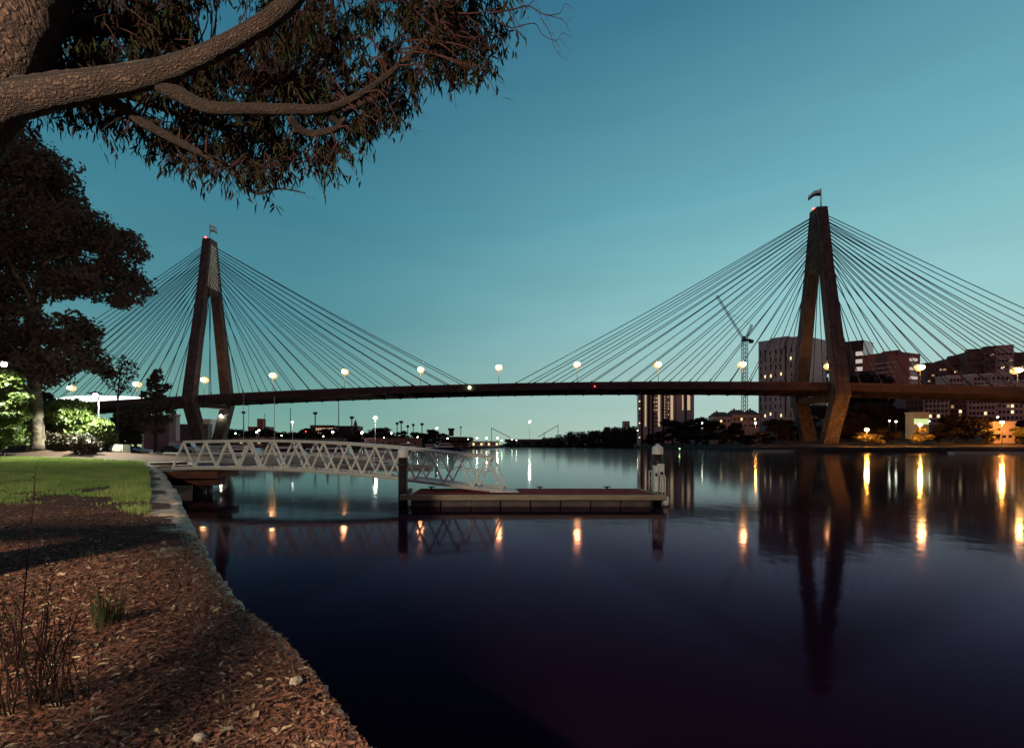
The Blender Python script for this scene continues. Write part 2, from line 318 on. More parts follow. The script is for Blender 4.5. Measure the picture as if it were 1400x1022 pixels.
def np_mesh(name, V, nper, material, parent=None, faces_per=None, org=None):
    """V: (k*nper,3); one face of nper verts each (or faces_per: list of index tuples)"""
    og = np.array(world_loc(parent)) if parent else np.zeros(3)
    V = (V - og).astype(np.float32); k = len(V) // nper
    fl = faces_per or [tuple(range(nper))]
    me = bpy.data.meshes.new(name)
    me.vertices.add(len(V)); me.vertices.foreach_set('co', V.ravel())
    base = (np.arange(k) * nper)[:, None]
    idx = np.concatenate([base + np.array(f)[None] for f in fl], axis=1).ravel()
    sizes = np.tile(np.array([len(f) for f in fl]), k)
    me.loops.add(len(idx)); me.loops.foreach_set('vertex_index', idx.astype(np.int32))
    st = np.concatenate([[0], np.cumsum(sizes)[:-1]])
    me.polygons.add(len(sizes)); me.polygons.foreach_set('loop_start', st.astype(np.int32))
    me.update(calc_edges=True); me.validate()
    me.materials.append(material)
    o = bpy.data.objects.new(name, me); COL.objects.link(o)
    if parent: o.parent = parent
    return o
def unit(a): return a / np.maximum(np.linalg.norm(a, axis=1, keepdims=True), 1e-9)
def leaf_verts(C, D, L, W, bend=0.15):
    """lanceolate leaves as six-sided faces; C base, D direction"""
    k = len(C); D = unit(D); r = unit(rng.normal(size=(k, 3))); S = unit(np.cross(D, r)); Nn = np.cross(D, S)
    L = L[:, None]; W = W[:, None]; bd = rng.uniform(-bend, bend, (k, 1)) * L
    out = np.empty((k, 6, 3))
    out[:, 0] = C; out[:, 1] = C + D * L * .35 + S * (W * .5 + bd * .6) ; out[:, 2] = C + D * L * .7 + S * (W * .35 + bd * .7)
    out[:, 3] = C + D * L; out[:, 4] = C + D * L * .7 + S * (-W * .35 + bd * .7); out[:, 5] = C + D * L * .35 + S * (-W * .5 + bd * .6)
    return out.reshape(-1, 3)
def quad_verts(C, size, flat=0.5):
    k = len(C); n = rng.normal(size=(k, 3)); n[:, 2] = np.abs(n[:, 2]) + flat; n = unit(n)
    a = unit(np.cross(n, rng.normal(size=(k, 3)))); b = np.cross(n, a); s = (size * rng.uniform(.6, 1.3, k))[:, None]
    out = np.empty((k, 4, 3)); out[:, 0] = C - a * s; out[:, 1] = C - b * s * .55; out[:, 2] = C + a * s; out[:, 3] = C + b * s * .55
    return out.reshape(-1, 3)
def blob_pts(c, r, n, shell=0.45):
    """points through a lumpy ellipsoid, denser near its surface"""
    d = unit(rng.normal(size=(n, 3))); rad = rng.uniform(shell, 1.0, n) ** 0.6
    ph = rng.uniform(0, 6.28, 3)
    lump = 1 + .16 * np.sin(d[:, 0] * 5 + ph[0]) + .14 * np.sin(d[:, 1] * 6 + ph[1]) + .12 * np.sin(d[:, 2] * 7 + ph[2])
    return np.array(c) + d * (rad * lump)[:, None] * np.array(r)

# ------------------------------------------------------------------ water and ground
mb = MB(); mb.poly([(-2500, -60, 0), (2500, -60, 0), (2500, 4000, 0), (-2500, 4000, 0)], [(0, 1, 2, 3)])
struct('water', mb, M['water'])
GZ = 1.65
WALL = [(505, 1022), (420, 908), (392, 878), (330, 830), (295, 775), (262, 715), (245, 680), (225, 647), (213, 638.5)]
wall = [G(a, b, GZ) for a, b in WALL]
d0 = (wall[0] - wall[3]); d0.normalize()
wall = [wall[0] + d0 * 16, wall[0] + d0 * 6] + wall + [Vector((-25.5, 42, GZ))]
wy = np.array([p.y for p in wall]); wx = np.array([p.x for p in wall])
def wall_x(y): return np.interp(y, wy, wx)
def ground_z(x, y):
    x = np.asarray(x, float); y = np.asarray(y, float)
    z = GZ + 0.012 * np.clip(y - 14, 0, 40) * np.clip((wall_x(y) - x) / 8, 0, 1)
    z = z + 1.0 * np.exp(-((x + 41) / 9) ** 2 - ((y - 48) / 3.6) ** 2)
    z = z + np.clip((wall_x(y) - x) / 1.5, 0, 1) * (0.05 * np.sin(x * 1.7 + y * .9) * np.cos(y * 1.3 - x * .6) + 0.10)
    return z
rows = np.concatenate([np.arange(-14, 16, 0.35), np.arange(16, 62, 1.0)])
cols = np.concatenate([np.linspace(0.0, 14, 44), np.linspace(15, 90, 40)])
mb = MB()
for yv in rows:
    x0 = float(wall_x(yv)) - 0.35
    for cv in cols:
        x = x0 - cv; mb.v.append((x, yv, float(ground_z(x, yv))))
nc = len(cols)
for i in range(len(rows) - 1):
    for j in range(nc - 1):
        a = i * nc + j; mb.f.append((a + 1, a, a + nc, a + nc + 1))
struct('park_ground', mb, M['soil'], True)
# paved wharf apron behind the lawn and the land below the left pylon
mb = MB()
ap = [PX(-120, 60.5), PX(150, 49), PX(206, 41), PX(262, 43), PX(266, 75), PX(272, 140), PX(300, 250), PX(330, 288), PX(335, 340), PX(-300, 340)]
n = len(ap); mb.poly([(p.x, p.y, 1.55) for p in ap] + [(p.x, p.y, -1) for p in ap], [tuple(range(n))] + [(i, i + n, (i + 1) % n + n, (i + 1) % n) for i in range(n)])
struct('wharf_apron', mb, M['hardstand'])
def land(name, pts, ztop, material=None):
    mb = MB(); k = len(pts)
    mb.poly([(p.x, p.y, ztop) for p in pts] + [(p.x, p.y, -1) for p in pts], [tuple(range(k))] + [(i, i + k, (i + 1) % k + k, (i + 1) % k) for i in range(k)])
    return struct(name, mb, material or M['shore'])
land('far_shore', [PX(-400, 345), PX(330, 345), PX(420, 330), PX(560, 330), PX(648, 380), PX(690, 520), PX(690, 1500), PX(-400, 1500)], 1.7)
land('headland', [PX(688, 640), PX(760, 560), PX(860, 500), PX(905, 420), PX(905, 1500), PX(688, 1500)], 1.6)
# right shore: low at the water, rising to a hill
mb = MB()
edge = [(866, 400), (930, 345), (985, 290), (1040, 240), (1085, 222), (1150, 205), (1250, 198), (1420, 190), (1800, 190), (2400, 190)]
prof = [(0, -1.0), (0.01, 1.7), (35, 2.4), (70, 6), (130, 16), (260, 26), (900, 30)]
for px, Y in edge:
    for dy, z in prof: mb.v.append(((px - CX) / F * (Y + dy), Y + dy, z if px > 1000 else min(z, 2 + (z * .4))))
for i in range(len(edge) - 1):
    for j in range(len(prof) - 1):
        a = i * len(prof) + j; mb.f.append((a, a + len(prof), a + len(prof) + 1, a + 1))
struct('right_shore', mb, M['shore'], True)

# ------------------------------------------------------------------ sea wall
sw = thing('sea_wall', (wall[4].x, wall[4].y, 0), 'sandstone sea wall with pale rough capstones between lawn and water', 'wall')
mb = MB(); prev = None
for p in wall:
    d = 0.0; q = [(p.x - .9, p.y, -1), (p.x - .02, p.y, -1), (p.x - .06, p.y, GZ - .12), (p.x - .9, p.y, GZ - .12)]
    n = len(mb.v); mb.v += q
    if prev is not None:
        for j in range(4): mb.f.append((prev + j, prev + (j + 1) % 4, n + (j + 1) % 4, n + j))
    prev = n
mb.f.append((0, 3, 2, 1)); mb.f.append((prev, prev + 1, prev + 2, prev + 3))
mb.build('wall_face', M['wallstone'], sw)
def capstone(p, q, width, h, zb):
    d = (q - p); L = d.length; d.normalize(); s = Vector((d.y, -d.x, 0))
    if s.x < 0: s = -s
    mb = MB(); nx, ny = 7, 5; top = []
    for i in range(nx):
        for j in range(ny):
            u = i / (nx - 1); v = j / (ny - 1)
            e = min(u, 1 - u, v, 1 - v)
            z = zb + h - (0.04 if e < .01 else 0) + random.uniform(-.018, .018)
            off = 0.0 if 0 < j < ny - 1 else random.uniform(-.025, .025)
            top.append(p + d * (L * (.012 + .976 * u)) - s * (width * (1 - v)) + s * off + Vector((0, 0, z - p.z)))
    mb.v += [tuple(t) for t in top]
    for i in range(nx - 1):
        for j in range(ny - 1):
            a = i * ny + j; mb.f.append((a, a + ny, a + ny + 1, a + 1))
    ring = [i * ny for i in range(nx)] + [(nx - 1) * ny + j for j in range(1, ny)] + [i * ny + ny - 1 for i in range(nx - 2, -1, -1)] + [j for j in range(ny - 2, 0, -1)]
    b0 = len(mb.v)
    for r_ in ring: x, y, z = mb.v[r_]; mb.v.append((x, y, zb))
    for i in range(len(ring)): mb.f.append((ring[i], b0 + i, b0 + (i + 1) % len(ring), ring[(i + 1) % len(ring)]))
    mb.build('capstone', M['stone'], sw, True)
arc = [0]
for i in range(1, len(wall)): arc.append(arc[-1] + (wall[i] - wall[i - 1]).length)
def at_arc(s):
    x = np.interp(s, arc, [p.x for p in wall]); y = np.interp(s, arc, [p.y for p in wall]); return Vector((float(x), float(y), GZ))
s = 10.0
while s < arc[-1] - 1:
    L = random.uniform(.9, 1.7) if s > 22 else random.uniform(.6, 1.1)
    e = min(s + L, arc[-1])
    p, q = at_arc(s), at_arc(e)
    j = random.uniform(-.05, .05) if s > 24 else random.uniform(-.012, .012)
    capstone(p + Vector((j, 0, 0)), q + Vector((j, 0, 0)), random.uniform(.85, 1.0) + .012 * max(0, p.y - 10), .17 + random.uniform(-.02, .03), GZ - .13)
    s = e

# ------------------------------------------------------------------ lights of the park
def point(name, loc, power, col, r=.2):
    l = bpy.data.lights.new(name, 'POINT'); l.energy = power; l.color = col; l.shadow_soft_size = r
    o = bpy.data.objects.new(name, l); COL.objects.link(o); o.location = loc; return o
def park_lamp(base, zhead, label, power, arm=(0.5, 0), colr=(0.95, 1.0, 0.78), aim=(0, 20, 3), cap=True):  # cap: put an added cap over the globe to block up-light
    t_ = thing('park_lamp', base, label, 'lamp')
    h = zhead - base.z
    MB().lathe(base, [(.11, 0), (.11, .5), (.07, .6), (.05, h - .1)], 10).build('pole', M['lamp_pole'], t_, True)
    hp = base + Vector((arm[0], arm[1], h))
    MB().bar(base + Vector((0, 0, h - .12)), hp + Vector((0, 0, -.2)), .06).build('arm', M['dark_metal'], t_)
    MB().lathe(hp + Vector((0, 0, -.27)), [(.05, 0), (.12, .06), (.10, .12)], 10).build('lamp_holder', M['dark_metal'], t_)
    MB().ball(hp, .2, 12, 8).build('globe', M['lamp_park'], t_, True)
    if cap: MB().lathe(hp + Vector((0, 0, .17)), [(.62, 0), (.60, .05), (.15, .16), (.04, .22)], 14).build('added_lamp_cap', M['lamp_pole'], t_, True)  # cap added to keep up-light off the crown above
    to = Vector(aim) - hp; to.normalize()
    if cap:
        l = bpy.data.lights.new('lamp_light', 'SPOT'); l.energy = power; l.color = colr; l.shadow_soft_size = .15; l.spot_size = R(152); l.spot_blend = .35
        pl = bpy.data.objects.new('lamp_light', l); COL.objects.link(pl); pl.location = hp + Vector((0, 0, -.32)) - base
    else: pl = point('lamp_light', hp + to * .42 - base, power, colr)
    pl.parent = t_
    return t_
park_lamp(Vector((-7.5, -6.0, 1.7)), 7.3, 'tall park lamp lighting the mulch beside the sea wall', 14500, (.4, .3), (1.0, .84, .62), cap=False)
bz = lambda x, y: float(ground_z(x, y))
b_ = PX(135, 47.5); park_lamp(Vector((b_.x, b_.y, bz(b_.x, b_.y) - .05)), P(135, 541, 47.5).z, 'lit park lamp on a thin dark pole at the far lawn edge', 11000, (0.0, -.45), aim=(-38, 40, 4))
b_ = PX(-6, 40); park_lamp(Vector((b_.x, b_.y, bz(b_.x, b_.y) - .05)), P(0, 497, 40).z, 'lit park lamp at the left edge above the bright green bush', 5000, (.4, .3), aim=(-36, 50, 12))

# ------------------------------------------------------------------ mulch, grass, plants on the park ground
def chip_field(k, ymin, ymax, pw_, lmin, lmax, material, name, label):
    u = rng.uniform(0, 1, k); y = (ymin ** (1 - pw_) + u * (ymax ** (1 - pw_) - ymin ** (1 - pw_))) ** (1 / (1 - pw_))
    xl = -(CX + 60) / F * y; xr = wall_x(y) - .04
    x = xl + (xr - xl) * rng.uniform(0, 1, k)
    z = ground_z(x, y) + rng.uniform(.0, .035, k)
    edge = wall_x(y) - x
    z = np.where(edge < .95, np.maximum(z, GZ + .045 + rng.uniform(0, .03, k)), z)
    keep = (edge > 0.035 + .14 * rng.uniform(0, 1, k) ** 2 + .85 * np.clip((y - 8.5) / 3, 0, 1) * rng.uniform(.6, 1, k))
    # patchy edge of the mulch towards the lawn
    x, y, z = x[keep], y[keep], z[keep]; k = len(x)
    L = rng.uniform(lmin, lmax, k) * rng.uniform(.5, 1, k); W = L * rng.uniform(.10, .35, k); a = rng.uniform(0, 6.283, k)
    d = np.stack([np.cos(a), np.sin(a), rng.normal(0, .22, k)], 1); d = unit(d)
    s_ = unit(np.cross(d, np.stack([rng.normal(0, .3, k), rng.normal(0, .3, k), np.ones(k)], 1))); n_ = np.cross(s_, d)
    C = np.stack([x, y, z], 1); L = L[:, None]; W = W[:, None]
    out = np.empty((k, 6, 3))
    out[:, 0] = C - d * L / 2 - s_ * W * .4; out[:, 1] = C - d * L / 2 + s_ * W * .4
    out[:, 2] = C + s_ * W / 2 + n_ * W * .4; out[:, 3] = C - s_ * W / 2 + n_ * W * .25
    out[:, 4] = C + d * L / 2 + s_ * W * .2; out[:, 5] = C + d * L / 2 - s_ * W * .2
    o = np_mesh(name, out.reshape(-1, 3), 6, material, None, [(0, 1, 2, 3), (3, 2, 4, 5)])
    return tag(o, label, 'mulch', kind='stuff')
chip_field(150000, 2.2, 17, 1.2, .018, .085, M['wood_chips'], 'wood_chips', 'reddish brown wood chip mulch spread over the near bank')
chip_field(7000, 2.2, 17, 1.2, .025, .12, M['pale_chips'], 'pale_chips', 'pale dry chips and bark strips scattered on the mulch')
def grass_field(k, ymin, ymax, name, label, dens):
    u = rng.uniform(0, 1, k); pw_ = 1.6
    y = (ymin ** (1 - pw_) + u * (ymax ** (1 - pw_) - ymin ** (1 - pw_))) ** (1 / (1 - pw_))
    xl = -(CX + 70) / F * y; xr = wall_x(y) - .9
    x = xl + (xr - xl) * rng.uniform(0, 1, k)
    n1 = np.sin(x * .9 + 1.3 * np.sin(y * .55)) * np.cos(y * .8 + x * .35) + .7 * np.sin(x * 2.3 + y * 1.1) * np.sin(y * 2.1 - x)
    n1 += .6 * np.exp(-((wall_x(y) - x - 1.6) / .9) ** 2) * (y > 10.5)
    keep = n1 > dens(y) + rng.normal(0, .35, k)
    x, y = x[keep], y[keep]; k = len(x); z = ground_z(x, y)
    h = rng.uniform(.04, .12, k) * (1 + .4 * (n1[keep] > 1)) * (1 + y / 60); wd = rng.uniform(.006, .012, k) * (1 + y / 16)
    a = rng.uniform(0, 6.283, k); C = np.stack([x, y, z - .01], 1); s_ = np.stack([np.cos(a), np.sin(a), 0 * a], 1)
    tip = np.stack([rng.normal(0, .45, k) * h, rng.normal(0, .45, k) * h, h], 1)
    out = np.empty((k, 3, 3)); out[:, 0] = C - s_ * wd[:, None]; out[:, 1] = C + s_ * wd[:, None]; out[:, 2] = C + tip
    return tag(np_mesh(name, out.reshape(-1, 3), 3, M['grass']), label, 'grass', kind='stuff')
grass_field(230000, 9.5, 42.5, 'lawn_grass', 'short green grass of the lit lawn behind the mulch', lambda y: np.interp(y, [9.5, 11, 13, 16, 20, 25, 30], [2.3, 1.5, 1.0, .5, -.2, -1.4, -2.6]))
def tuft(px, py, hpx, n, label, spread=.12, material=None, name='grass_tuft'):
    b = G(px, py, GZ + .1); h = hpx / F * b.y
    t_ = MB(); t_.lathe(b + Vector((0, 0, -.16)), [(spread * 1.05, 0), (spread * .9, .07), (spread * .4, .10)], 9)
    for i in range(n):
        a = random.uniform(0, 6.28); r = random.uniform(0, spread); hh = h * random.uniform(.5, 1.05)
        p0 = b + Vector((math.cos(a) * r, math.sin(a) * r, -.06)); ln = Vector((math.cos(a), math.sin(a), 0)) * random.uniform(.02, .3) * hh
        t_.tube([p0, p0 + ln * .3 + Vector((0, 0, hh * .55)), p0 + ln + Vector((0, 0, hh))], [.0035, .0028, .0008], 3, False)
    return tag(t_.build(name, material or M['tuft'], None, org=b), label, 'plant')
tuft(147, 852, 66, 90, 'dark upright grass tuft standing alone in the mulch')
tuft(188, 700, 22, 60, 'small green grass tuft beside the pale capstones', .3, M['grass'])
tuft(118, 758, 18, 26, 'small wispy grass tuft in the shadow band on the mulch', .15, M['grass'])
def wiry(px, py, hpx, n, label, spread, name='wiry_shrub'):
    b = G(px, py, GZ + .1); h = hpx / F * b.y; t_ = MB(); C = []; D = []
    for i in range(n):
        a = random.uniform(0, 6.28); r = random.uniform(0, spread)
        p = b + Vector((math.cos(a) * r, math.sin(a) * r * .6, -.05)); hh = h * random.uniform(.35, 1.0)
        pts = [p]; dv = Vector((random.uniform(-.22, .22), random.uniform(-.2, .2), 1)).normalized()
        for k in range(5):
            dv = (dv + Vector((random.uniform(-.16, .16), random.uniform(-.16, .16), 0))).normalized(); pts.append(pts[-1] + dv * hh / 5)
            for q in range(3):
                C.append(tuple(pts[-1] - dv * random.uniform(0, hh / 5))); D.append((random.gauss(0, 1), random.gauss(0, 1), random.uniform(0, 1.2)))
        t_.tube(pts, [.005, .0042, .0034, .0026, .0018, .0008], 4, False)
    o = thing(name, b, label, 'shrub'); t_.build('stem', M['twig'], o)
    C = np.array(C); D = np.array(D); k = len(C)
    np_mesh('foliage', leaf_verts(C, D, rng.uniform(.03, .08, k), rng.uniform(.004, .008, k)), 6, M['tuft'], o)
    return o
wiry(52, 960, 210, 46, 'dark wiry bare shrub in the lower left mulch', .33)
wiry(12, 905, 150, 22, 'sparse twiggy shrub at the left edge of the mulch', .25)
b_ = G(20, 948, GZ + .1); pts = [b_, P(30, 850, b_.y), P(40, 740, b_.y + .05), P(46, 680, b_.y + .08), P(49, 636, b_.y + .1)]
t_ = thing('tall_stem', b_, 'single tall thin seedling stem rising in front of the lawn', 'plant')
MB().tube(pts, [.006, .005, .004, .003, .0015], 5).build('stem', M['twig'], t_)
np_mesh('foliage', leaf_verts(np.array([tuple(pts[1].lerp(pts[4], u)) for u in np.linspace(0, 1, 26)]), np.stack([rng.normal(0, 1, 26), rng.normal(0, 1, 26), rng.uniform(.2, 1, 26)], 1), rng.uniform(.02, .05, 26), rng.uniform(.005, .01, 26)), 6, M['tuft'], t_)
def rock(px, py, size, label):
    b = G(px, py, GZ + .1); mb = MB().ball(b, size, 9, 6, .6)
    mb.v = [(x + random.uniform(-.2, .2) * size, y + random.uniform(-.2, .2) * size, z + random.uniform(-.12, .12) * size) for x, y, z in mb.v]
    tag(mb.build('rock', M['stone'], None, org=b), label, 'rock')
rock(405, 930, .04, 'small pale stone lying on the mulch near the wall corner'); pass
rock(272, 1008, .035, 'pinkish pale stone near the bottom of the picture')
# dead sticks lying on the mulch
for px, py, a, L, lab in [(200, 950, 1.0, .3, 'long thin fallen stick at the lower left mulch'), (400, 955, .1, .35, 'short fallen stick by the wall edge'), (150, 700, .6, .7, 'thin fallen branch lying before the lawn')]:
    b = G(px, py, GZ + .13); d = Vector((math.cos(a), math.sin(a), 0)) * L
    tag(MB().tube([b - d / 2, b - d * .1 + Vector((.03, .04, .02)), b + d * .2, b + d / 2 + Vector((0, .05, .03))], [.009, .008, .006, .003], 6).build('stick', M['wood_chips'], None, org=b), lab, 'stick')

# ------------------------------------------------------------------ near gum tree
gt = thing('gum_tree', (-6.1, 5.0, GZ), 'large rough-barked gum tree overhanging the top left of the picture', 'tree')
def curve(pts, n=10):
    pts = [Vector(p) for p in pts]; out = []
    for i in range(len(pts) - 1):
        p0 = pts[max(i - 1, 0)]; p1 = pts[i]; p2 = pts[i + 1]; p3 = pts[min(i + 2, len(pts) - 1)]
        for k in range(n):
            u = k / n
            out.append(.5 * ((2 * p1) + (p2 - p0) * u + (2 * p0 - 5 * p1 + 4 * p2 - p3) * u * u + (3 * p1 - p0 - 3 * p2 + p3) * u ** 3))
    out.append(pts[-1]); return out
def limb(spec, name='limb', n=20, extra=None):
    if name == 'limb': spec = [(a, b, Y, d * .9) for a, b, Y, d in spec]
    """spec: list of (px,py,Y,diameter px)"""
    pts = [P(a, b, Y) for a, b, Y, d in spec]; rad = [d / 2 / F * Y for a, b, Y, d in spec]
    if extra: pts = extra[0] + pts; rad = extra[1] + rad
    c = curve(pts, 10); rr = np.interp(np.linspace(0, len(pts) - 1, len(c)), range(len(pts)), rad)
    mb = MB().tube(c, list(rr), n, True, .035, True); mb.build(name, M['bark'], gt, True); return c
limb([(-130, 330, 5.0, 104), (-82, 222, 5.0, 102), (-8, 112, 5.0, 92), (38, 20, 5.0, 84), (60, -70, 5.05, 74)], 'trunk', 28,
     ([Vector((-6.1, 5.0, GZ - .1)), Vector((-6.0, 5, GZ + .6)), Vector((-5.85, 5, 3.6))], [.62, .48, .43]))
L1 = limb([(-60, 215, 5.0, 60), (0, 147, 5.0, 58), (60, 128, 4.95, 50), (125, 117, 4.9, 44), (200, 103, 4.9, 38), (260, 84, 4.9, 30), (330, 50, 4.95, 27), (395, 5, 5.0, 26), (440, -60, 5.1, 22)])
L2 = limb([(205, 108, 4.92, 24), (240, 126, 5.0, 22), (285, 147, 5.1, 18), (340, 149, 5.2, 17), (400, 150, 5.3, 16), (450, 148, 5.4, 12), (500, 125, 5.5, 10), (550, 85, 5.6, 8), (600, 35, 5.7, 7), (640, -15, 5.8, 6)], n=14)
L3 = limb([(120, 125, 4.95, 20), (160, 143, 5.1, 17), (200, 170, 5.25, 14), (250, 197, 5.4, 11), (300, 222, 5.5, 8), (330, 248, 5.55, 7), (352, 264, 5.6, 5), (382, 258, 5.6, 2.5), (418, 264, 5.65, 1.4)], n=12)
L4 = limb([(40, 40, 5.1, 30), (100, 34, 5.4, 26), (160, 38, 5.7, 24), (215, 55, 6.0, 20), (280, 72, 6.4, 16), (340, 110, 6.8, 12), (400, 130, 7.2, 8)], n=14)
L5 = limb([(20, 110, 5.1, 24), (75, 104, 5.4, 20), (130, 112, 5.9, 16), (200, 140, 6.4, 10), (300, 175, 6.8, 6)], n=12)
L6 = limb([(395, 160, 5.3, 12), (420, 182, 5.45, 11), (460, 175, 5.5, 9), (480, 150, 5.6, 7), (530, 130, 5.8, 5)], n=10)
L7 = limb([(440, 150, 5.4, 9), (480, 178, 5.6, 6), (518, 184, 5.8, 2)], n=8)
# crown outline (lower edge, upper edge at the frame) in picture terms, filled at 4.6 to 8 m
lower_x = [40, 60, 100, 112, 130, 150, 180, 205, 235, 262, 290, 320, 345, 380, 420, 450, 478, 490, 520, 545, 565, 590, 610, 640, 660, 676, 690, 712]
lower_y = [185, 165, 155, 165, 186, 180, 188, 205, 226, 238, 252, 250, 262, 236, 232, 232, 205, 190, 172, 165, 128, 112, 105, 118, 118, 92, 40, -20]
def low(x): return np.interp(x, lower_x, lower_y)
hang = []; twigs = MB()
holes = [(300, 22, 42), (68, 12, 22), (90, 60, 20), (335, 5, 22), (235, 150, 18), (195, 145, 10), (283, 40, 20), (415, 165, 12), (530, 25, 18), (492, 75, 14), (60, 80, 16)]
tries = 0
while len(hang) < 1050 and tries < 20000:
    tries += 1
    x = random.uniform(40, 705); y = random.uniform(-120, 260)
    lim = low(x) - random.uniform(20, 36) + (8 if x > 400 else 0)
    if y > lim: continue
    if x < 190 and y > 100 and not (y > lim - 26): continue
    if x < 200 and y > 95 and random.random() < .55: continue
    if y < -10 and random.random() < .55: continue
    if any((x - a) ** 2 + (y - b) ** 2 < r * r for a, b, r in holes) and random.random() < .93: continue
    # clumpiness
    if math.sin(x * .055 + 2 * math.sin(y * .03)) * math.cos(y * .06 + x * .02) < -.35 and random.random() < .72: continue
    hang.append((x, y, random.uniform(5.5, 8.4) if x > 230 else random.uniform(5.3, 6.8)))
# a few clumps behind the camera, over the bank
C = []; D = []; Ls = []; Ws = []
limbs = [L1, L2, L3, L4, L5, L6]
allp = [p for l in limbs for p in l[4:]]
AP = np.array([tuple(p) for p in allp])
def spray(c, n, s=1.0, anchor=True):
    c = Vector(c)
    if anchor:
        dd = AP - np.array(c); i = int(np.argmin((dd ** 2).sum(1))); a = allp[i]
        if (a - c).length < 1.3:
            md = a.lerp(c, .55) + Vector((random.uniform(-.1, .1), random.uniform(-.1, .1), random.uniform(0, .12)))
            twigs.tube(curve([a, md, c], 4), list(np.linspace(.012, .003, 9)), 5, False)
    tips = []
    for k in range(3):
        e = c + Vector((random.uniform(-.22, .22), random.uniform(-.22, .22), random.uniform(-.34, .02))) * s; tips.append(e)
        twigs.tube([c, c.lerp(e, .5) + Vector((0, 0, .03)), e], [.006, .0045, .002], 4, False)
    for k in range(n):
        e = random.choice(tips); u = random.random() ** .6; p = c.lerp(e, u) + Vector((random.gauss(0, .03), random.gauss(0, .03), random.gauss(0, .02)))
        C.append(tuple(p)); D.append((random.gauss(0, .42), random.gauss(0, .42), random.uniform(-1.5, -.5)))
        Ls.append(random.uniform(.07, .17) * s); Ws.append(random.uniform(.016, .032) * s)
for x, y, Y in hang: spray(P(x, y, Y), random.randint(24, 38))
# leaf fringe hanging along the lower outline
for i in range(len(lower_x) - 1):
    nseg = max(1, int((lower_x[i + 1] - lower_x[i]) / 7))
    for k in range(nseg):
        x = lower_x[i] + (lower_x[i + 1] - lower_x[i]) * k / nseg + random.uniform(-4, 4)
        spray(P(x, low(x) - random.uniform(20, 30), random.uniform(5.2, 5.9)), 12)
# bare twigs at the right end and below
def bare(path, Y, r0=.008, kids=6):
    pts = [P(a, b, Y) for a, b in path]; c = curve(pts, 5); twigs.tube(c, list(np.linspace(r0, r0 * .25, len(c))), 5, False)
    for k in range(kids):
        p = c[random.randint(len(c) // 3, len(c) - 1)]; e = p + Vector((random.uniform(.02, .16), random.uniform(-.08, .08), random.uniform(-.16, .05)))
        twigs.tube([p, p.lerp(e, .5) + Vector((0, 0, .015)), e], [r0 * .35, r0 * .25, .0008], 3, False)
bare([(670, 18), (690, 15), (705, 12), (722, 8), (745, 20), (765, 18), (772, 5)], 5.8, .011, 8)
bare([(672, 18), (683, 30), (700, 38), (730, 32), (742, 48), (760, 55), (768, 45)], 5.8, .008, 7)
bare([(740, 25), (752, 45), (758, 65), (766, 78)], 5.8, .005, 5); bare([(745, 20), (770, 28), (778, 44)], 5.8, .005, 4)
bare([(720, 10), (735, -5), (750, -20)], 5.8, .006, 5)
bare([(460, 200), (475, 214), (490, 208), (497, 212)], 5.5, .006, 5); bare([(440, 215), (465, 232), (462, 237), (425, 235), (405, 215)], 5.5, .005, 4)
bare([(480, 160), (505, 168), (520, 186)], 5.6, .007, 4); bare([(545, 160), (558, 172), (568, 183)], 5.7, .004, 3); bare([(560, 140), (568, 146), (575, 152)], 5.7, .004, 5)
bare([(620, 110), (622, 135), (624, 158)], 5.8, .003, 2); bare([(382, 258), (400, 256), (428, 275)], 5.6, .004, 6); bare([(440, 190), (480, 198), (500, 210)], 5.6, .005, 6)
twigs.build('twigs', M['twig'], gt)
C = np.array(C); D = np.array(D)
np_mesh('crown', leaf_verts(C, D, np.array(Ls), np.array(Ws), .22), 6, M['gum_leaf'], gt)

# unseen gum tree added behind the viewpoint, its limb placed to shade the bank
g2t = thing('gum_tree', (-13.0, -2.0, GZ), 'unseen gum tree added behind the viewpoint to shade the mulch', 'tree')
c = curve([(-13, -2, 1.5), (-12.9, -2, 3.5), (-12.6, -1.8, 5.6), (-12.4, -1.8, 8)], 6); MB().tube(c, list(np.linspace(.45, .25, len(c))), 14, True, .03, True).build('trunk', M['bark'], g2t, True)  # trunk of the added unseen tree
c = curve([(-12.8, -1.9, 4.2), (-11.0, -.6, 4.9), (-9.6, .05, 5.22), (-8.1, -.25, 5.18), (-7.2, -.15, 5.24), (-6.2, -.35, 5.3), (-5.5, -1.5, 5.4), (-5.3, -2.8, 5.5)], 8)
MB().tube(c, list(np.linspace(.22, .12, len(c))), 12, True, .03, True).build('limb', M['bark'], g2t, True)  # limb of the added unseen tree, placed to shade the bank
cc = np.array([-5.45, -3.8, 5.5]) + rng.normal(0, 1, (9000, 3)) * np.array([.9, .16, .22])  # unseen leaf clump put here to shade the near mulch
np_mesh('crown', leaf_verts(cc, np.stack([rng.normal(0, .4, 9000), rng.normal(0, .4, 9000), -rng.uniform(.4, 1.2, 9000)], 1), rng.uniform(.1, .18, 9000), rng.uniform(.02, .03, 9000)), 6, M['gum_leaf'], g2t)  # leaf clump of the added unseen tree

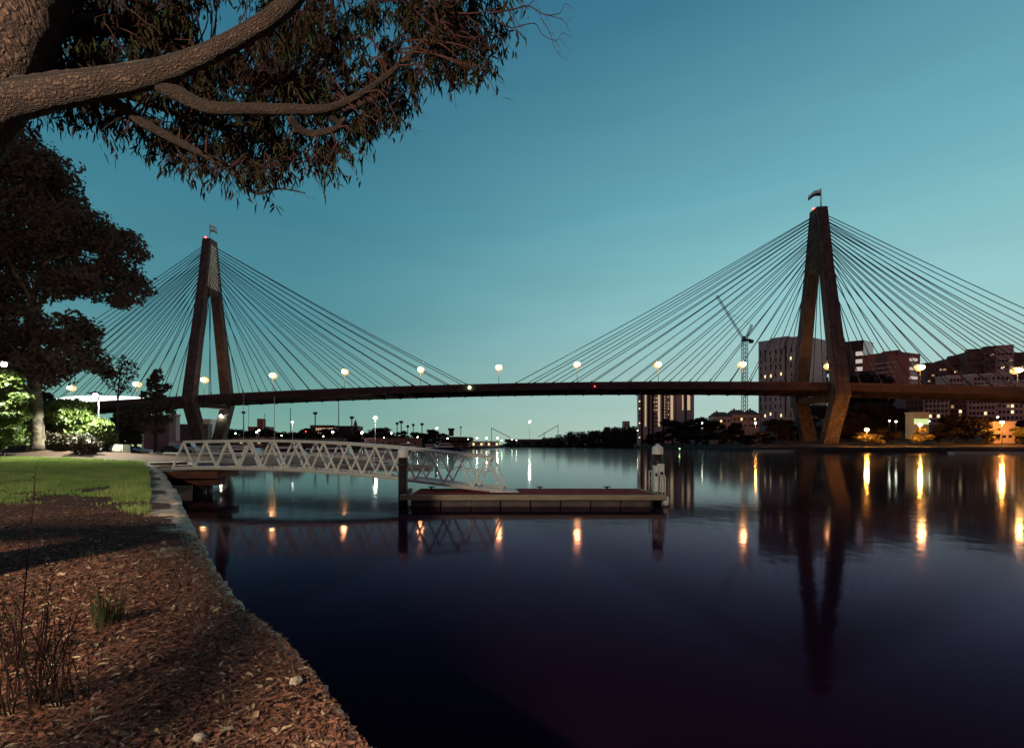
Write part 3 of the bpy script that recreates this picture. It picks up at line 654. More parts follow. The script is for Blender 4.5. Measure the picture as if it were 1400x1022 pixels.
# ------------------------------------------------------------------ cable-stayed bridge
PHI = 0.119; BD = Vector((math.cos(PHI), -math.sin(PHI), 0)); BN = Vector((math.sin(PHI), math.cos(PHI), 0))
PR = Vector((188.16, 268.65, 0)); PL = PR - BD * 345; SPAN = 345.0
def B(t_, s_, z): return PL + BD * t_ + BN * s_ + Vector((0, 0, z))
def t_of(px, s_):
    k = (px - CX) / F; o = PL + BN * s_
    return (k * o.y - o.x) / (BD.x - k * BD.y)
ob = [(140, 547), (250, 541.5), (300, 539.5), (420, 533.5), (500, 529.5), (575, 526.5), (640, 524), (700, 522.5), (800, 521), (950, 521.7), (1080, 523), (1170, 524.3), (1280, 526), (1400, 528)]
tt = np.array([t_of(a, -15.6) for a, b in ob]); zz = np.array([EYE + (HY - b) / F * B(t, -15.6, 0).y for t, (a, b) in zip(tt, ob)])
co = np.polyfit(tt / 345, zz - 1.2, 3)
def zd(t_):
    t_ = np.clip(t_, -150, 470); return float(np.polyval(co, t_ / 345))
br = thing('cable_stayed_bridge', PL + Vector((172 * BD.x, 172 * BD.y, 0)), 'long concrete cable-stayed bridge with two tall A-shaped towers across the harbour', 'bridge')
TS = [float(x) for x in np.arange(-210, 531, 10)]
def extr(prof_fn, ts=TS):
    mb = MB(); prev = None
    for t_ in ts:
        pr = prof_fn(t_); n = len(mb.v); mb.v += [tuple(p) for p in pr]; k = len(pr)
        if prev is not None:
            for j in range(k): mb.f.append((prev + j, prev + (j + 1) % k, n + (j + 1) % k, n + j))
        else: mb.f.append(tuple(reversed(range(k))))
        prev = n
    mb.f.append(tuple(prev + j for j in range(k))); return mb
HWD = 15.6
def rect(s0, s1, z0, z1): return lambda t_: [B(t_, s0, zd(t_) + z0), B(t_, s1, zd(t_) + z0), B(t_, s1, zd(t_) + z1), B(t_, s0, zd(t_) + z1)]
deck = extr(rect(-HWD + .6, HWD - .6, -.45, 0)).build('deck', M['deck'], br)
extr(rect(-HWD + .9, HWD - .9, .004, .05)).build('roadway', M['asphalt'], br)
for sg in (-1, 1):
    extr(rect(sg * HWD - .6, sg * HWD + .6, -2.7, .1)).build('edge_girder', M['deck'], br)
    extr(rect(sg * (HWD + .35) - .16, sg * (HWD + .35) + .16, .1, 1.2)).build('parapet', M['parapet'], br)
cb0 = None
for t_ in np.arange(-145, 470, 10.0):
    p = B(t_, 0, zd(t_) - 1.8)
    if cb0 is None: cb0 = MB().box((0, 0, 0), (.6, 33.0, 2.5), BD, BN).build('crossbeam', M['deck'], br, org=(0, 0, 0)); o = cb0
    else: o = cb0.copy(); COL.objects.link(o); o.parent = br
    o.location = p - br.location
def pylon(base, s_mid, label):
    # s_mid: +1 when the main span lies towards +t
    HT = 127.5; hw = [(2, 10.2, 6.8, 4.8), (27.5, 21.3, 6.9, 5.2), (36, 20.2, 6.5, 4.9), (94, 9.1, 5.3, 4.2), (96.5, 8.75, 5.25, 4.2)]
    def Q(t_, s_, z): return base + BD * t_ + BN * s_ + Vector((0, 0, z))
    py = MB()
    py.hexa([Q(-2.62, -9.0, 94.5), Q(2.62, -9.0, 94.5), Q(2.62, 9.0, 94.5), Q(-2.62, 9.0, 94.5), Q(-2.5, -3.6, HT), Q(2.5, -3.6, HT), Q(2.5, 3.6, HT), Q(-2.5, 3.6, HT)])
    sh = py.build('pylon', M['concrete'], br, org=base); sh.location = base - br.location
    if label: sh['label'] = label
    for sg in (-1, 1):
        mb = MB(); prev = None
        for z, h, a, b in hw[:4] + [(94.48, 9.0, 5.24, 4.2)]:
            n = len(mb.v); mb.v += [tuple(Q(ta, sa, z)) for ta, sa in ((-a / 2, sg * h), (a / 2, sg * h), (a / 2, sg * (h - b)), (-a / 2, sg * (h - b)))]
            if prev is not None:
                for j in range(4): mb.f.append((prev + j, prev + (j + 1) % 4, n + (j + 1) % 4, n + j))
            else: mb.f.append((0, 1, 2, 3))
            prev = n
        mb.f.append((prev, prev + 3, prev + 2, prev + 1))
        mb.build('leg', M['concrete'], sh)
        bb = -s_mid
    MB().box(Q(0, 0, 27.0), (4.4, 32.4, 3.0), BD, BN).build('crossbeam', M['concrete'], sh)
    for sd_ in (-1, 1):  # recessed anchor face on both long sides, standing a touch proud as a frame of ribs
        x = sd_ * 2.56
        pn = MB()
        pn.hexa([Q(x, -6.4, 97.5), Q(x + sd_ * .10, -6.4, 97.5), Q(x + sd_ * .10, 6.4, 97.5), Q(x, 6.4, 97.5), Q(x - sd_ * .04, -2.4, 124), Q(x + sd_ * .06, -2.4, 124), Q(x + sd_ * .06, 2.4, 124), Q(x - sd_ * .04, 2.4, 124)])
        pn.build('anchor_panel', M['lit_panel'] if s_mid > 0 else M['concrete'], sh)  # left tower looks lit, right one unlit, by panel colour
    MB().hexa([Q(-9, -19, -1), Q(9, -19, -1), Q(9, 19, -1), Q(-9, 19, -1), Q(-8, -17.5, 2.6), Q(8, -17.5, 2.6), Q(8, 17.5, 2.6), Q(-8, 17.5, 2.6)]).build('footing', M['pale_concrete'], sh)
    return sh
pylon(PL, 1, 'left tower'); pylon(PR, -1, 'right tower')
cab = []
for base_t, nm in ((0, 'L'), (SPAN, 'R')):
    for dirn in (-1, 1):
        for sg in (-1, 1):
            for i in range(16):
                dist = 11 + i * (150 / 15)
                t_ = base_t + dirn * dist
                zt = 97.0 + (123.6 - 97.0) * (i / 15) ** .92
                hw_ = 6.1 - (6.1 - 2.5) * (zt - 97) / 27
                p0 = B(base_t + dirn * 2.5, sg * hw_ * .8, zt); p1 = B(t_, sg * HWD, zd(t_) + .3)
                sagm = (p1 - p0).length * .008
                mid = p0.lerp(p1, .5) - Vector((0, 0, sagm)); mb = MB()
                c = curve([p0, mid, p1], 5); mb.tube(c, .20, 6)
                d = (p0 - p1).normalized()
                mb.tube([p1 - d * .3, p1 + d * 2.6], .34, 6)
                key = dist * (1.0 if sg < 0 else .98) + (-400 if (base_t == 0 and dirn < 0 and sg > 0) else 0)
                cab.append((key, mb))
cab.sort(key=lambda c: -c[0])
for k, mb in cab[:100]: mb.build('stay_cable', M['cable'], br, True)
mb = MB()
for k, m_ in cab[100:]:
    n = len(mb.v); mb.v += m_.v; mb.f += [tuple(i + n for i in f) for f in m_.f]
tag(mb.build('stay_cable', M['cable'], br, True), kind='stuff')
for t_ in (-140.0, 485.0):
    for s_ in (-9, 9):
        MB().lathe(B(t_, s_, 0), [(2.0, -1), (2.0, zd(t_) - 3.2), (2.6, zd(t_) - 1.7), (2.6, zd(t_) - .46)], 14).build('pier', M['concrete'], br, True)
# flags and beacons on the towers
def flag(base, size, dirx, label, cols):
    h = 9.6; t_ = thing('flagpole', base, label, 'flagpole')
    MB().lathe(base, [(.32, 0), (.26, h * .6), (.2, h)], 8).build('pole', M['white_paint'], t_, True)
    MB().ball(base + Vector((0, 0, h + .15)), .3, 8, 5).build('finial', M['white_paint'], t_, True)
    nx, nz_ = 12, 6; L, H = size
    for lo, hi, m_ in cols:
        mb = MB()
        for side in (0, .06):
            for i in range(nx + 1):
                for j in range(nz_ + 1):
                    u = i / nx; v = lo + (hi - lo) * j / nz_
                    mb.v.append((base.x + dirx * (u * L * .86 + .25), base.y + .5 * math.sin(u * 7 + v) * u + side, base.z + h - .2 - v * H * (1 - .25 * u) - u * u * L * .42 - .25 * math.sin(u * 9) * u))
        k = (nx + 1) * (nz_ + 1)
        for sd_ in (0, 1):
            for i in range(nx):
                for j in range(nz_):
                    a = sd_ * k + i * (nz_ + 1) + j; q = (a, a + nz_ + 1, a + nz_ + 2, a + 1); mb.f.append(q if sd_ else q[::-1])
        o = mb.build('flag', m_, t_, True)
flag(PR + Vector((0, 0, 127.5)) - BN * 2.2, (7.2, 3.4), -1, 'white flagpole with pale and navy flag on top of the right bridge tower', [(0, .5, M['flag_white']), (.5, 1, M['flag_navy'])])
flag(PL + Vector((0, 0, 127.5)), (4.6, 4.4), 1, 'white flagpole with pale mint flag on top of the left bridge tower', [(0, .45, M['flag_white']), (.62, 1, M['flag_mint'])])
def beacon(p, label):
    t_ = thing('beacon', p, label, 'beacon')
    MB().lathe(p, [(.3, 0), (.3, .4), (.2, .5)], 8).build('base', M['dark_metal'], t_)
    MB().ball(p + Vector((0, 0, 1.0)), .62, 10, 6, .8).build('lens', M['red_light'], t_, True)
beacon(PR + BN * 1.2 - BD * 1.9 + Vector((0, 0, 127.5)), 'red beacon glowing on top of the right bridge tower')
beacon(PL - BN * 2.4 - BD * 1.2 + Vector((0, 0, 127.5)), 'red beacon glowing on top of the left bridge tower')
# deck lamps along the median
dl = [(97, 530, 'lit bridge lamp farthest left, beside the fig tree crown'), (187, 525, 'lit bridge lamp left of the small dark tree by the left tower'), (279, 519, 'lit bridge lamp between the legs of the left tower'),
      (373, 513, 'first lit bridge lamp to the right of the left tower'), (471, 508, 'second lit bridge lamp to the right of the left tower'), (575, 505, 'lit bridge lamp under the outermost cables of the left tower'),
      (682, 502, 'lit bridge lamp alone at midspan between the two cable fans'), (789, 498, 'lit bridge lamp under the outermost left cables of the right tower'), (900, 498, 'lit bridge lamp above the lit apartment tower'),
      (1015, 498, 'lit bridge lamp in front of the tower crane mast'), (1134, 500, 'lit bridge lamp against the near leg of the right tower'), (1258, 502, 'lit bridge lamp in front of the red brick block'), (1391, 506, 'lit bridge lamp at the right edge of the picture')]
for px, py_, lab in dl:
    t_ = t_of(px, 0.0); base = B(t_, 0, zd(t_) + .05); z = EYE + (HY - py_) / F * base.y; h = z - base.z
    o = thing('bridge_lamp', base, lab, 'street lamp', 'street lamps along the bridge median')
    MB().lathe(base, [(.28, 0), (.28, .8), (.18, 1), (.12, h - .2)], 8).build('pole', M['dark_metal'], o, True)
    tp = base + Vector((0, 0, h))
    MB().bar(tp - BN * 1.0 + Vector((0, 0, .55)), tp + BN * 1.0 + Vector((0, 0, .55)), .16).build('arm', M['dark_metal'], o)
    MB().ball(tp + BN * 1.1 + Vector((0, 0, -.05)), 2.1, 12, 8, .85).build('halo_ball', M['halo_warm'], o, True)  # added glowing ball behind the lenses, imitates an orange halo
    for sg in (-1, 1):
        MB().box(tp + BN * sg * .9 + Vector((0, 0, .50)), (1.0, 1.3, .25), BD, BN).build('lamp_head', M['dark_metal'], o)
        MB().ball(tp + BN * sg * .9, 1.42, 10, 6, .75).build('lens', M['lamp_warm'], o, True)
def navlight(t_, dz, m_, lab, r=.5):
    p = B(t_, -HWD - .75, zd(t_) + dz); o = thing('navigation_light', p, lab, 'light')
    MB().box(p + BN * .08, (.5, .3, .7), BD, BN).build('bracket', M['dark_metal'], o); MB().ball(p - BN * .3, r, 8, 5).build('lens', m_, o, True)
navlight(t_of(642, -16.3), -.7, M['green_light'], 'pale green navigation light on the deck edge at midspan', .75)
navlight(t_of(813, -16.3), -1.2, M['red_light'], 'small red light on the deck edge right of midspan', .3)
# headlight trail along the left approach, its glow added as an emissive band
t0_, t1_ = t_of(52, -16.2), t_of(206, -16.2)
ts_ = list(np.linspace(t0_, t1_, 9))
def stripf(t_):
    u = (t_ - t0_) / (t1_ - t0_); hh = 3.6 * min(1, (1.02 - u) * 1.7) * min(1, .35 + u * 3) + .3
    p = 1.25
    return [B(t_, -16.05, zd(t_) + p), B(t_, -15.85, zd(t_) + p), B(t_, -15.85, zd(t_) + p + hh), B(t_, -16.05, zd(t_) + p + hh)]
tag(extr(stripf, ts_).build('headlight_trail', M['strip'], None, org=B(t0_, -16, zd(t0_))), 'white headlight trail glow along the left bridge approach', 'light trail')

# ------------------------------------------------------------------ gangway, pontoon, piles
gA = P(252, 640, 34.3); gB = P(690, 669.5, 29.2); gA.z = 1.72; gB.z = .70
gw = thing('gangway', gA, 'pale aluminium truss gangway sloping from the shore to the pontoon', 'gangway')
ax = (gB - gA); GL = ax.length; ax.normalize(); gside = ax.cross(Vector((0, 0, 1))).normalized()   # towards the camera side
if gside.y > 0: gside = -gside
GW = 2.0; GH = 1.72; NB = 13
def gp(u, s_, h):
    p = gA + ax * (GL * u) + gside * s_; p.z = gA.z + (gB.z - gA.z) * u + .42 * math.sin(math.pi * min(1, u * 1.05)) + h; return p
def gtop(u): return GH + .12 * u
for s_ in (GW / 2, -GW / 2):
    for nm, hfn, wd in (('bottom_chord', lambda u: 0.0, .16), ('top_chord', gtop, .13)):
        mb = MB(); us = np.linspace(0 if nm == 'bottom_chord' else .5 / NB, 1 if nm == 'bottom_chord' else 1 - .5 / NB, NB + 1)
        mb.tube([gp(u, s_, hfn(u)) for u in us], wd * .62, 4, True); mb.build(nm, M['alu'], gw)
    for i in range(NB):
        u0, um, u1 = i / NB, (i + .5) / NB, (i + 1) / NB
        for ua, ub in ((u0, um), (u1, um)):
            MB().bar(gp(ua, s_, .06), gp(ub, s_, gtop(um) - .05), .095, .12, gside).build('brace', M['alu'], gw)
    mb = MB()
    mb.tube([gp(u, s_ * .94, .95) for u in np.linspace(.02, .965, 14)], .025, 6)
    mb.build('handrail', M['alu'], gw, True)
    MB().hexa([gp(0, s_ * 1.06, -.10), gp(1, s_ * 1.06, -.10), gp(1, s_ * 1.09, -.10), gp(0, s_ * 1.09, -.10), gp(0, s_ * 1.06, .1), gp(1, s_ * 1.06, .1), gp(1, s_ * 1.09, .1), gp(0, s_ * 1.09, .1)]) if False else None
mb = MB()
for i in range(26):
    u0, u1 = i / 26, (i + 1) / 26
    a, b, c_, d = gp(u0, GW / 2 - .1, -.02), gp(u1, GW / 2 - .1, -.02), gp(u1, -GW / 2 + .1, -.02), gp(u0, -GW / 2 + .1, -.02); e = Vector((0, 0, .07))
    mb.hexa([a - e, b - e, c_ - e, d - e, a, b, c_, d])
mb.build('walkway', M['alu'], gw)
mb = MB()
for i in range(NB + 1): mb.bar(gp(i / NB, GW / 2, -.04), gp(i / NB, -GW / 2, -.04), .1, .1)
mb.build('cross_member', M['alu'], gw)
# abutment the gangway lands on
ab = thing('gangway_abutment', gA + Vector((-.5, 0, -1.7)), 'dark reddish concrete landing on piles under the shore end of the gangway', 'landing')
c0 = gA + Vector((0, 0, 0))
MB().hexa([c0 + Vector(v) for v in ((-3.6, -2.2, -.62), (3.0, -1.6, -.62), (3.0, 1.6, -.62), (-3.6, 2.2, -.62), (-3.6, -2.2, -.16), (3.0, -1.6, -.16), (3.0, 1.6, -.16), (-3.6, 2.2, -.16))]).build('slab', M['rust'], ab)
MB().box(c0 + Vector((-.2, 0, -.9)), (5.4, 1.2, .5)).build('beam', M['rust'], ab)
for dx, dy in ((1.2, -.3), (-1.6, -.3), (1.2, .6)):
    MB().lathe(c0 + Vector((dx, dy, -3.2)), [(.42, 0), (.42, 2.1)], 12).build('pile', M['pile'], ab, True)
# timber edge and pale boards behind the abutment
for (xa, ya, Ya), (xb, yb, Yb), wd, ht, m_, lab in [((197, 629.5, 42.6), (292, 622.5, 47), .5, .14, M['white_paint'], 'long pale painted beam lying on the wharf edge'), ((150, 627, 44), (176, 624.5, 48), .5, .12, M['rust'], 'short rusty plank lying behind the lawn'),
                                        ((184, 630, 42), (236, 628.5, 43), .6, .12, M['timber'], 'weathered timber plank lying at the wall corner'), ((205, 634, 40), (255, 631, 42), .35, .2, M['rust'], 'rusty red beam along the wharf edge by the gangway')]:
    a, b = P(xa, ya, Ya), P(xb, yb, Yb); a.z = b.z = 1.63 + ht / 2
    tag(MB().bar(a, b, wd, ht).build('beam', m_, None, org=a), lab, 'beam')
def block(px0, px1, y0, Y, h, dep, lab, m_=None):
    a, b = PX(px0, Y), PX(px1, Y); z = EYE + (HY - y0) / F * Y
    z = max(1.55, float(ground_z(a.x, Y)) - .08) if Y < 56 else max(1.55, z); mb = MB().hexa([(a.x, Y, z), (b.x, Y, z), (b.x, Y + dep, z), (a.x, Y + dep, z), (a.x + .03, Y + .03, z + h), (b.x - .03, Y + .03, z + h), (b.x - .03, Y + dep - .03, z + h), (a.x + .03, Y + dep - .03, z + h)])
    return tag(mb.build('concrete_block', m_ or M['pale_concrete'], None, org=(a.x, Y, z)), lab, 'block')
block(136, 152, 625, 52, 1.0, 1.2, 'pale concrete block beside the lamp post at the lawn end'); block(152.6, 168, 625.5, 52, .95, 1.2, 'greyer concrete block right of the lamp post')
block(204, 209, 625, 58, .55, 1.0, 'small concrete block standing on the wharf edge'); block(222, 246, 625, 58, .55, 1.0, 'long low concrete block on the wharf by the small tree')
# pontoon
fy = 26.6; pA = PX(551, fy); pB = PX(906, fy); PD = 4.2
pt = thing('pontoon', Vector(((pA.x + pB.x) / 2, fy + PD / 2, 0)), 'floating pontoon with red deck, pale timber fender and dark float blocks', 'pontoon')
MB().hexa([(pA.x + .3, fy + .2, .50), (pB.x - .1, fy + .2, .50), (pB.x - .1, fy + PD, .50), (pA.x + .6, fy + PD, .50), (pA.x + .3, fy + .2, .62), (pB.x - .1, fy + .2, .62), (pB.x - .1, fy + PD, .62), (pA.x + .6, fy + PD, .62)]).build('deck', M['reddeck'], pt)
MB().box(((pA.x + pB.x) / 2, fy + .02, .52), (pB.x - pA.x + .3, .26, .26)).build('fender', M['timber'], pt)
MB().box((pB.x + .08, fy + PD / 2 + .1, .52), (.2, PD - .2, .24)).build('fender', M['timber'], pt)
MB().box((pA.x - .02, fy + PD / 2 + .1, .52), (.2, PD - .2, .24)).build('fender', M['timber'], pt)
xs = np.linspace(pA.x + .35, pB.x - .5, 9)
for i in range(8):
    mb = MB().box(((xs[i] + xs[i + 1]) / 2, fy + PD / 2 + .1, .13), (xs[i + 1] - xs[i] - .07, PD - .5, .50)); mb.build('float_block', M['float'], pt)
for px in (590, 738, 830):
    c_ = PX(px, fy + PD - .3, .62)
    mb = MB().box(c_ + Vector((0, 0, .05)), (.12, .1, .12)); mb.bar(c_ + Vector((-.2, 0, .13)), c_ + Vector((.2, 0, .13)), .06); mb.build('cleat', M['dark_metal'], pt)
mb = MB().hexa([gB + Vector(v) for v in ((-.9, -1.1, -.06), (.7, -1.1, -.06), (.7, 1.1, -.06), (-.9, 1.1, -.06), (-.9, -1.1, .04), (.7, -1.1, -.03), (.7, 1.1, -.03), (-.9, 1.1, .04))])
tag(mb.build('ramp_plate', M['alu'], None, org=gB), 'short aluminium ramp plate at the foot of the gangway', 'ramp plate')
def pile(px, ytop, Y, dia, lab):
    p = PX(px, Y, -1.5); zt = EYE + (HY - ytop) / F * Y
    o = thing('mooring_pile', Vector((p.x, p.y, 0)), lab, 'pile')
    MB().lathe(p, [(dia / 2, 0), (dia / 2, zt - .62 - p.z)], 20).build('post', M['pile'], o, True)
    MB().lathe(p, [(dia / 2 + .03, zt - .62 - p.z), (dia / 2 + .03, zt - .24 - p.z), (.015, zt - p.z)], 20).build('cap', M['white_paint'], o)
    MB().lathe(p, [(dia / 2 + .05, zt - 1.05 - p.z), (dia / 2 + .05, zt - .98 - p.z)], 20).build('collar', M['dark_metal'], o)
pile(551, 609.5, 27.6, .52, 'dark mooring pile with white conical cap at the left end of the pontoon')
pile(899, 606, 29.2, .56, 'dark mooring pile with white conical cap at the right end of the pontoon')
# ladder rails and power pedestals at the right end
lr = thing('ladder_rail', PX(900, 28.0, .62), 'pale boarding ladder with tall grab rails at the right pontoon end', 'ladder')
for px in (905.5, 909.5):
    p = PX(px, 27.6); MB().tube([p + Vector((0, 0, -.15)), p + Vector((0, 0, 1.5)), p + Vector((0, .15, 1.62)), p + Vector((0, .5, 1.6)), p + Vector((0, .55, .62))], .03, 8).build('rail', M['alu'], lr, True)
for k in range(5):
    MB().bar(PX(905.5, 27.6, -.05 + k * .28), PX(909.5, 27.6, -.05 + k * .28), .04).build('rung', M['alu'], lr)
gr = thing('railing', PX(889, 29.6, .62), 'short pale railing in front of the right mooring pile', 'railing')
for px in (887.5, 891.5): MB().tube([PX(px, 29.6, .62), PX(px, 29.6, 1.78)], .03, 8).build('post', M['white_paint'], gr, True)
for z in (.95, 1.3, 1.75): MB().bar(PX(887.5, 29.6, z), PX(891.5, 29.6, z), .05).build('rail', M['white_paint'], gr)
for px, Y, h, wd, lab in [(896.5, 28.7, 1.38, .24, 'narrow pale service pedestal on the pontoon before the pile'), (903.5, 28.5, 1.50, .30, 'taller pale service pedestal beside the boarding ladder')]:
    p = PX(px, Y, .62); o = thing('service_pedestal', p, lab, 'pedestal')
    MB().box(p + Vector((0, 0, h / 2)), (wd, .22, h)).build('body', M['white_paint'], o)
    MB().hexa([p + Vector(v) for v in ((-wd / 2 - .03, -.14, h), (wd / 2 + .03, -.14, h), (wd / 2 + .03, .14, h), (-wd / 2 - .03, .14, h), (-wd / 2, -.1, h + .05), (wd / 2, -.1, h + .05), (wd / 2, .1, h + .1), (-wd / 2, .1, h + .1))]).build('lid', M['alu'], o)
    MB().box(p + Vector((0, -.12, h * .7)), (wd * .6, .02, .18)).build('socket_panel', M['dark_metal'], o)
fb = PX(910.5, 26.9, .3); tag(MB().lathe(fb, [(.04, -.25), (.14, -.2), (.16, 0), (.14, .2), (.04, .25)], 10).build('boat_fender', M['white_paint'], None, True, org=fb), 'small white boat fender hanging at the right pontoon corner', 'fender')

# ------------------------------------------------------------------ fig tree, bushes, small trees
def foliage(name, parent, blobs, n, size, material, flat=.3):
    C_ = np.concatenate([blob_pts(c, r, int(n * wgt)) for c, r, wgt in blobs]); return np_mesh(name, quad_verts(C_, size, flat), 4, material, parent)
fg = PX(50, 46); fz = float(ground_z(fg.x, fg.y)); fg.z = fz - .1
ft = thing('fig_tree', fg, 'tall spreading fig tree with pale blotched trunk left of the lamp post', 'tree')
mb = MB()
def fl(path, r0, r1, n=10):
    c = curve([P(a, b, Y) for a, b, Y in path], 6); mb.tube(c, list(np.linspace(r0, r1, len(c))), n, True, .05)
c = curve([fg, P(49, 575, 46), P(47, 535, 46), P(47, 500, 46), P(47, 440, 46), P(46, 420, 46)], 6)
mb.tube(c, list(np.interp(np.linspace(0, 1, len(c)), [0, .1, .5, 1], [.85, .66, .5, .36])), 14, True, .05)
for path, r0, r1 in [([(46, 440, 46), (60, 405, 46.5), (85, 385, 47), (120, 360, 47)], .26, .1), ([(47, 430, 46), (38, 400, 45.5), (25, 380, 45), (5, 340, 45)], .26, .1), ([(46, 428, 46), (48, 395, 46), (62, 360, 46), (90, 345, 46), (92, 300, 46)], .25, .08),
                     ([(49, 555, 46), (38, 535, 45), (18, 515, 44), (-20, 500, 44)], .28, .12), ([(47, 470, 46), (75, 455, 47), (110, 450, 47.5)], .16, .06), ([(46, 420, 46), (20, 330, 47), (10, 250, 47)], .3, .08), ([(90, 300, 46), (60, 250, 46), (50, 215, 46)], .12, .05)]: fl(path, r0, r1)
mb.build('trunk', M['fig_bark'], ft, True)
bl = []
def fb_(px, py, r, Y=46, ry=None, w_=1.0): bl.append((tuple(P(px, py, Y)), (r / F * Y, (ry or r) / F * Y * 1.1, r * .66 / F * Y), w_ * (r / 30.0) ** 2))
for v in [(10, 205, 45), (-40, 230, 60), (45, 225, 36), (70, 235, 32), (25, 255, 42), (85, 262, 26), (60, 275, 36), (0, 300, 50), (40, 310, 40), (92, 285, 18), (85, 318, 36), (120, 318, 32), (150, 325, 28), (165, 345, 26), (120, 350, 36), (60, 350, 36), (20, 350, 40), (175, 385, 26), (150, 375, 30), (110, 385, 30), (180, 402, 20), (140, 400, 24),
          (80, 390, 26), (10, 400, 36), (-20, 420, 50), (25, 440, 34), (60, 465, 30), (90, 455, 28), (110, 470, 24), (120, 448, 16), (130, 490, 18), (95, 490, 26), (30, 490, 36), (0, 470, 40), (-30, 500, 40), (60, 495, 30), (75, 508, 24), (15, 520, 24), (140, 505, 14)]:
    fb_(*v, Y=random.uniform(44.5, 49))
bl2 = []
for c_, r_, w_ in bl:
    for q in range(5):
        d = Vector((random.gauss(0, 1), random.gauss(0, 1), random.gauss(0, .9))).normalized()
        k = random.uniform(.25, .62); bl2.append(((c_[0] + d.x * r_[0], c_[1] + d.y * r_[1], c_[2] + d.z * r_[2]), (r_[0] * k, r_[1] * k, r_[0] * k * .8), w_ * k * k * 1.3))
bl3 = [(c_, tuple(q * 1.16 for q in r_), w_ * .22) for c_, r_, w_ in bl]
foliage('crown', ft, bl + bl2 + bl3, 640, .20, M['fig_leaf'], .35)
def bush(name, lab, blobs, Y, n, size, m_, stems, cat='bush', base_px=None, mats=None):
    bp_ = PX(base_px[0], Y); bp_.z = (float(ground_z(bp_.x, bp_.y)) if Y < 60 else 1.55) - .05
    o = thing(name, bp_, lab, cat); mb = MB()
    for path, r0 in stems:
        c = curve([bp_ + Vector((random.uniform(-.3, .3) if r0 < .15 else 0, 0, 0))] + [P(a, b, Y) for a, b in path], 5); mb.tube(c, list(np.linspace(r0, r0 * .3, len(c))), 8, True, .05)
    mb.build('trunk', M['far_bark'], o, True)
    foliage('crown', o, [(tuple(P(a, b, Y + random.uniform(-.03, .03) * Y)), (r / F * Y, r / F * Y, r * .8 / F * Y), (r / 20) ** 2) for a, b, r in blobs], n, size, m_)
    return o
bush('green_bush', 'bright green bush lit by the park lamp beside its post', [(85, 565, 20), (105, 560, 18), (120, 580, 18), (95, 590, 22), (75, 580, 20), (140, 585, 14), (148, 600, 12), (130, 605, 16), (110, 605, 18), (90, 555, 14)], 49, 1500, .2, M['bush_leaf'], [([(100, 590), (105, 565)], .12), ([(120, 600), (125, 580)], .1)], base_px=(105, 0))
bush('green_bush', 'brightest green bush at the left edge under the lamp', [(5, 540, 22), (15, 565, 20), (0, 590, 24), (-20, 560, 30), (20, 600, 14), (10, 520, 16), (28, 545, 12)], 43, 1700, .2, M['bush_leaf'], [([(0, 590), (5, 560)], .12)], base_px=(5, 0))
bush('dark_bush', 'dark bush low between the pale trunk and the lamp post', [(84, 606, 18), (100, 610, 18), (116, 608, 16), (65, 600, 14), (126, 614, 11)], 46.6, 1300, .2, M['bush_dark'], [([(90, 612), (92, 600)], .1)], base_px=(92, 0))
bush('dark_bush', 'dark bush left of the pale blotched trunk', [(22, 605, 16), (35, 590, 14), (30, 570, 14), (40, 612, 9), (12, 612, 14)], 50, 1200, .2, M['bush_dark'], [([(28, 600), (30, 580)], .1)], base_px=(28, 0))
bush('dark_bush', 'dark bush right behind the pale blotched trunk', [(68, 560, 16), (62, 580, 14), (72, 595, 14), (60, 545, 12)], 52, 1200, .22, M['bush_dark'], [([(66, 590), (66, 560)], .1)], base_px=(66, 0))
bush('small_tree', 'small dark tree in front of the left bridge tower legs', [(216, 508, 5), (214, 516, 8), (208, 526, 9), (221, 531, 9), (203, 541, 9), (230, 527, 5), (216, 543, 10), (198, 556, 9), (226, 556, 9), (234, 562, 6), (210, 565, 11), (224, 574, 9), (200, 574, 8), (208, 586, 8), (220, 588, 6), (236, 548, 4)], 66, 600, .30, M['fig_leaf'], [([(213, 600), (213, 570), (214, 520)], .32), ([(214, 580), (228, 560)], .08), ([(213, 575), (200, 555)], .08)], 'tree', (213, 0))
bush('small_tree', 'reddish bushy tree behind the concrete blocks left of the small dark tree', [(172, 572, 14), (185, 565, 14), (165, 590, 14), (180, 585, 16), (192, 580, 10), (172, 603, 11), (185, 600, 9), (160, 575, 8)], 70, 900, .32, M['fig_leaf'], [([(176, 600), (176, 575)], .25)], 'tree', (176, 0))
bush('slender_tree', 'thin sparse tree with open crown between fig tree and bridge cables', [(165, 492, 9), (175, 500, 10), (158, 508, 10), (178, 512, 9), (168, 518, 9), (150, 520, 9), (182, 498, 6), (160, 530, 9), (172, 532, 8), (148, 500, 8)], 56, 260, .2, M['fig_leaf'], [([(160, 580), (162, 530), (167, 495)], .14), ([(162, 545), (176, 510)], .05), ([(161, 550), (150, 510)], .05)], 'tree', (158, 0))

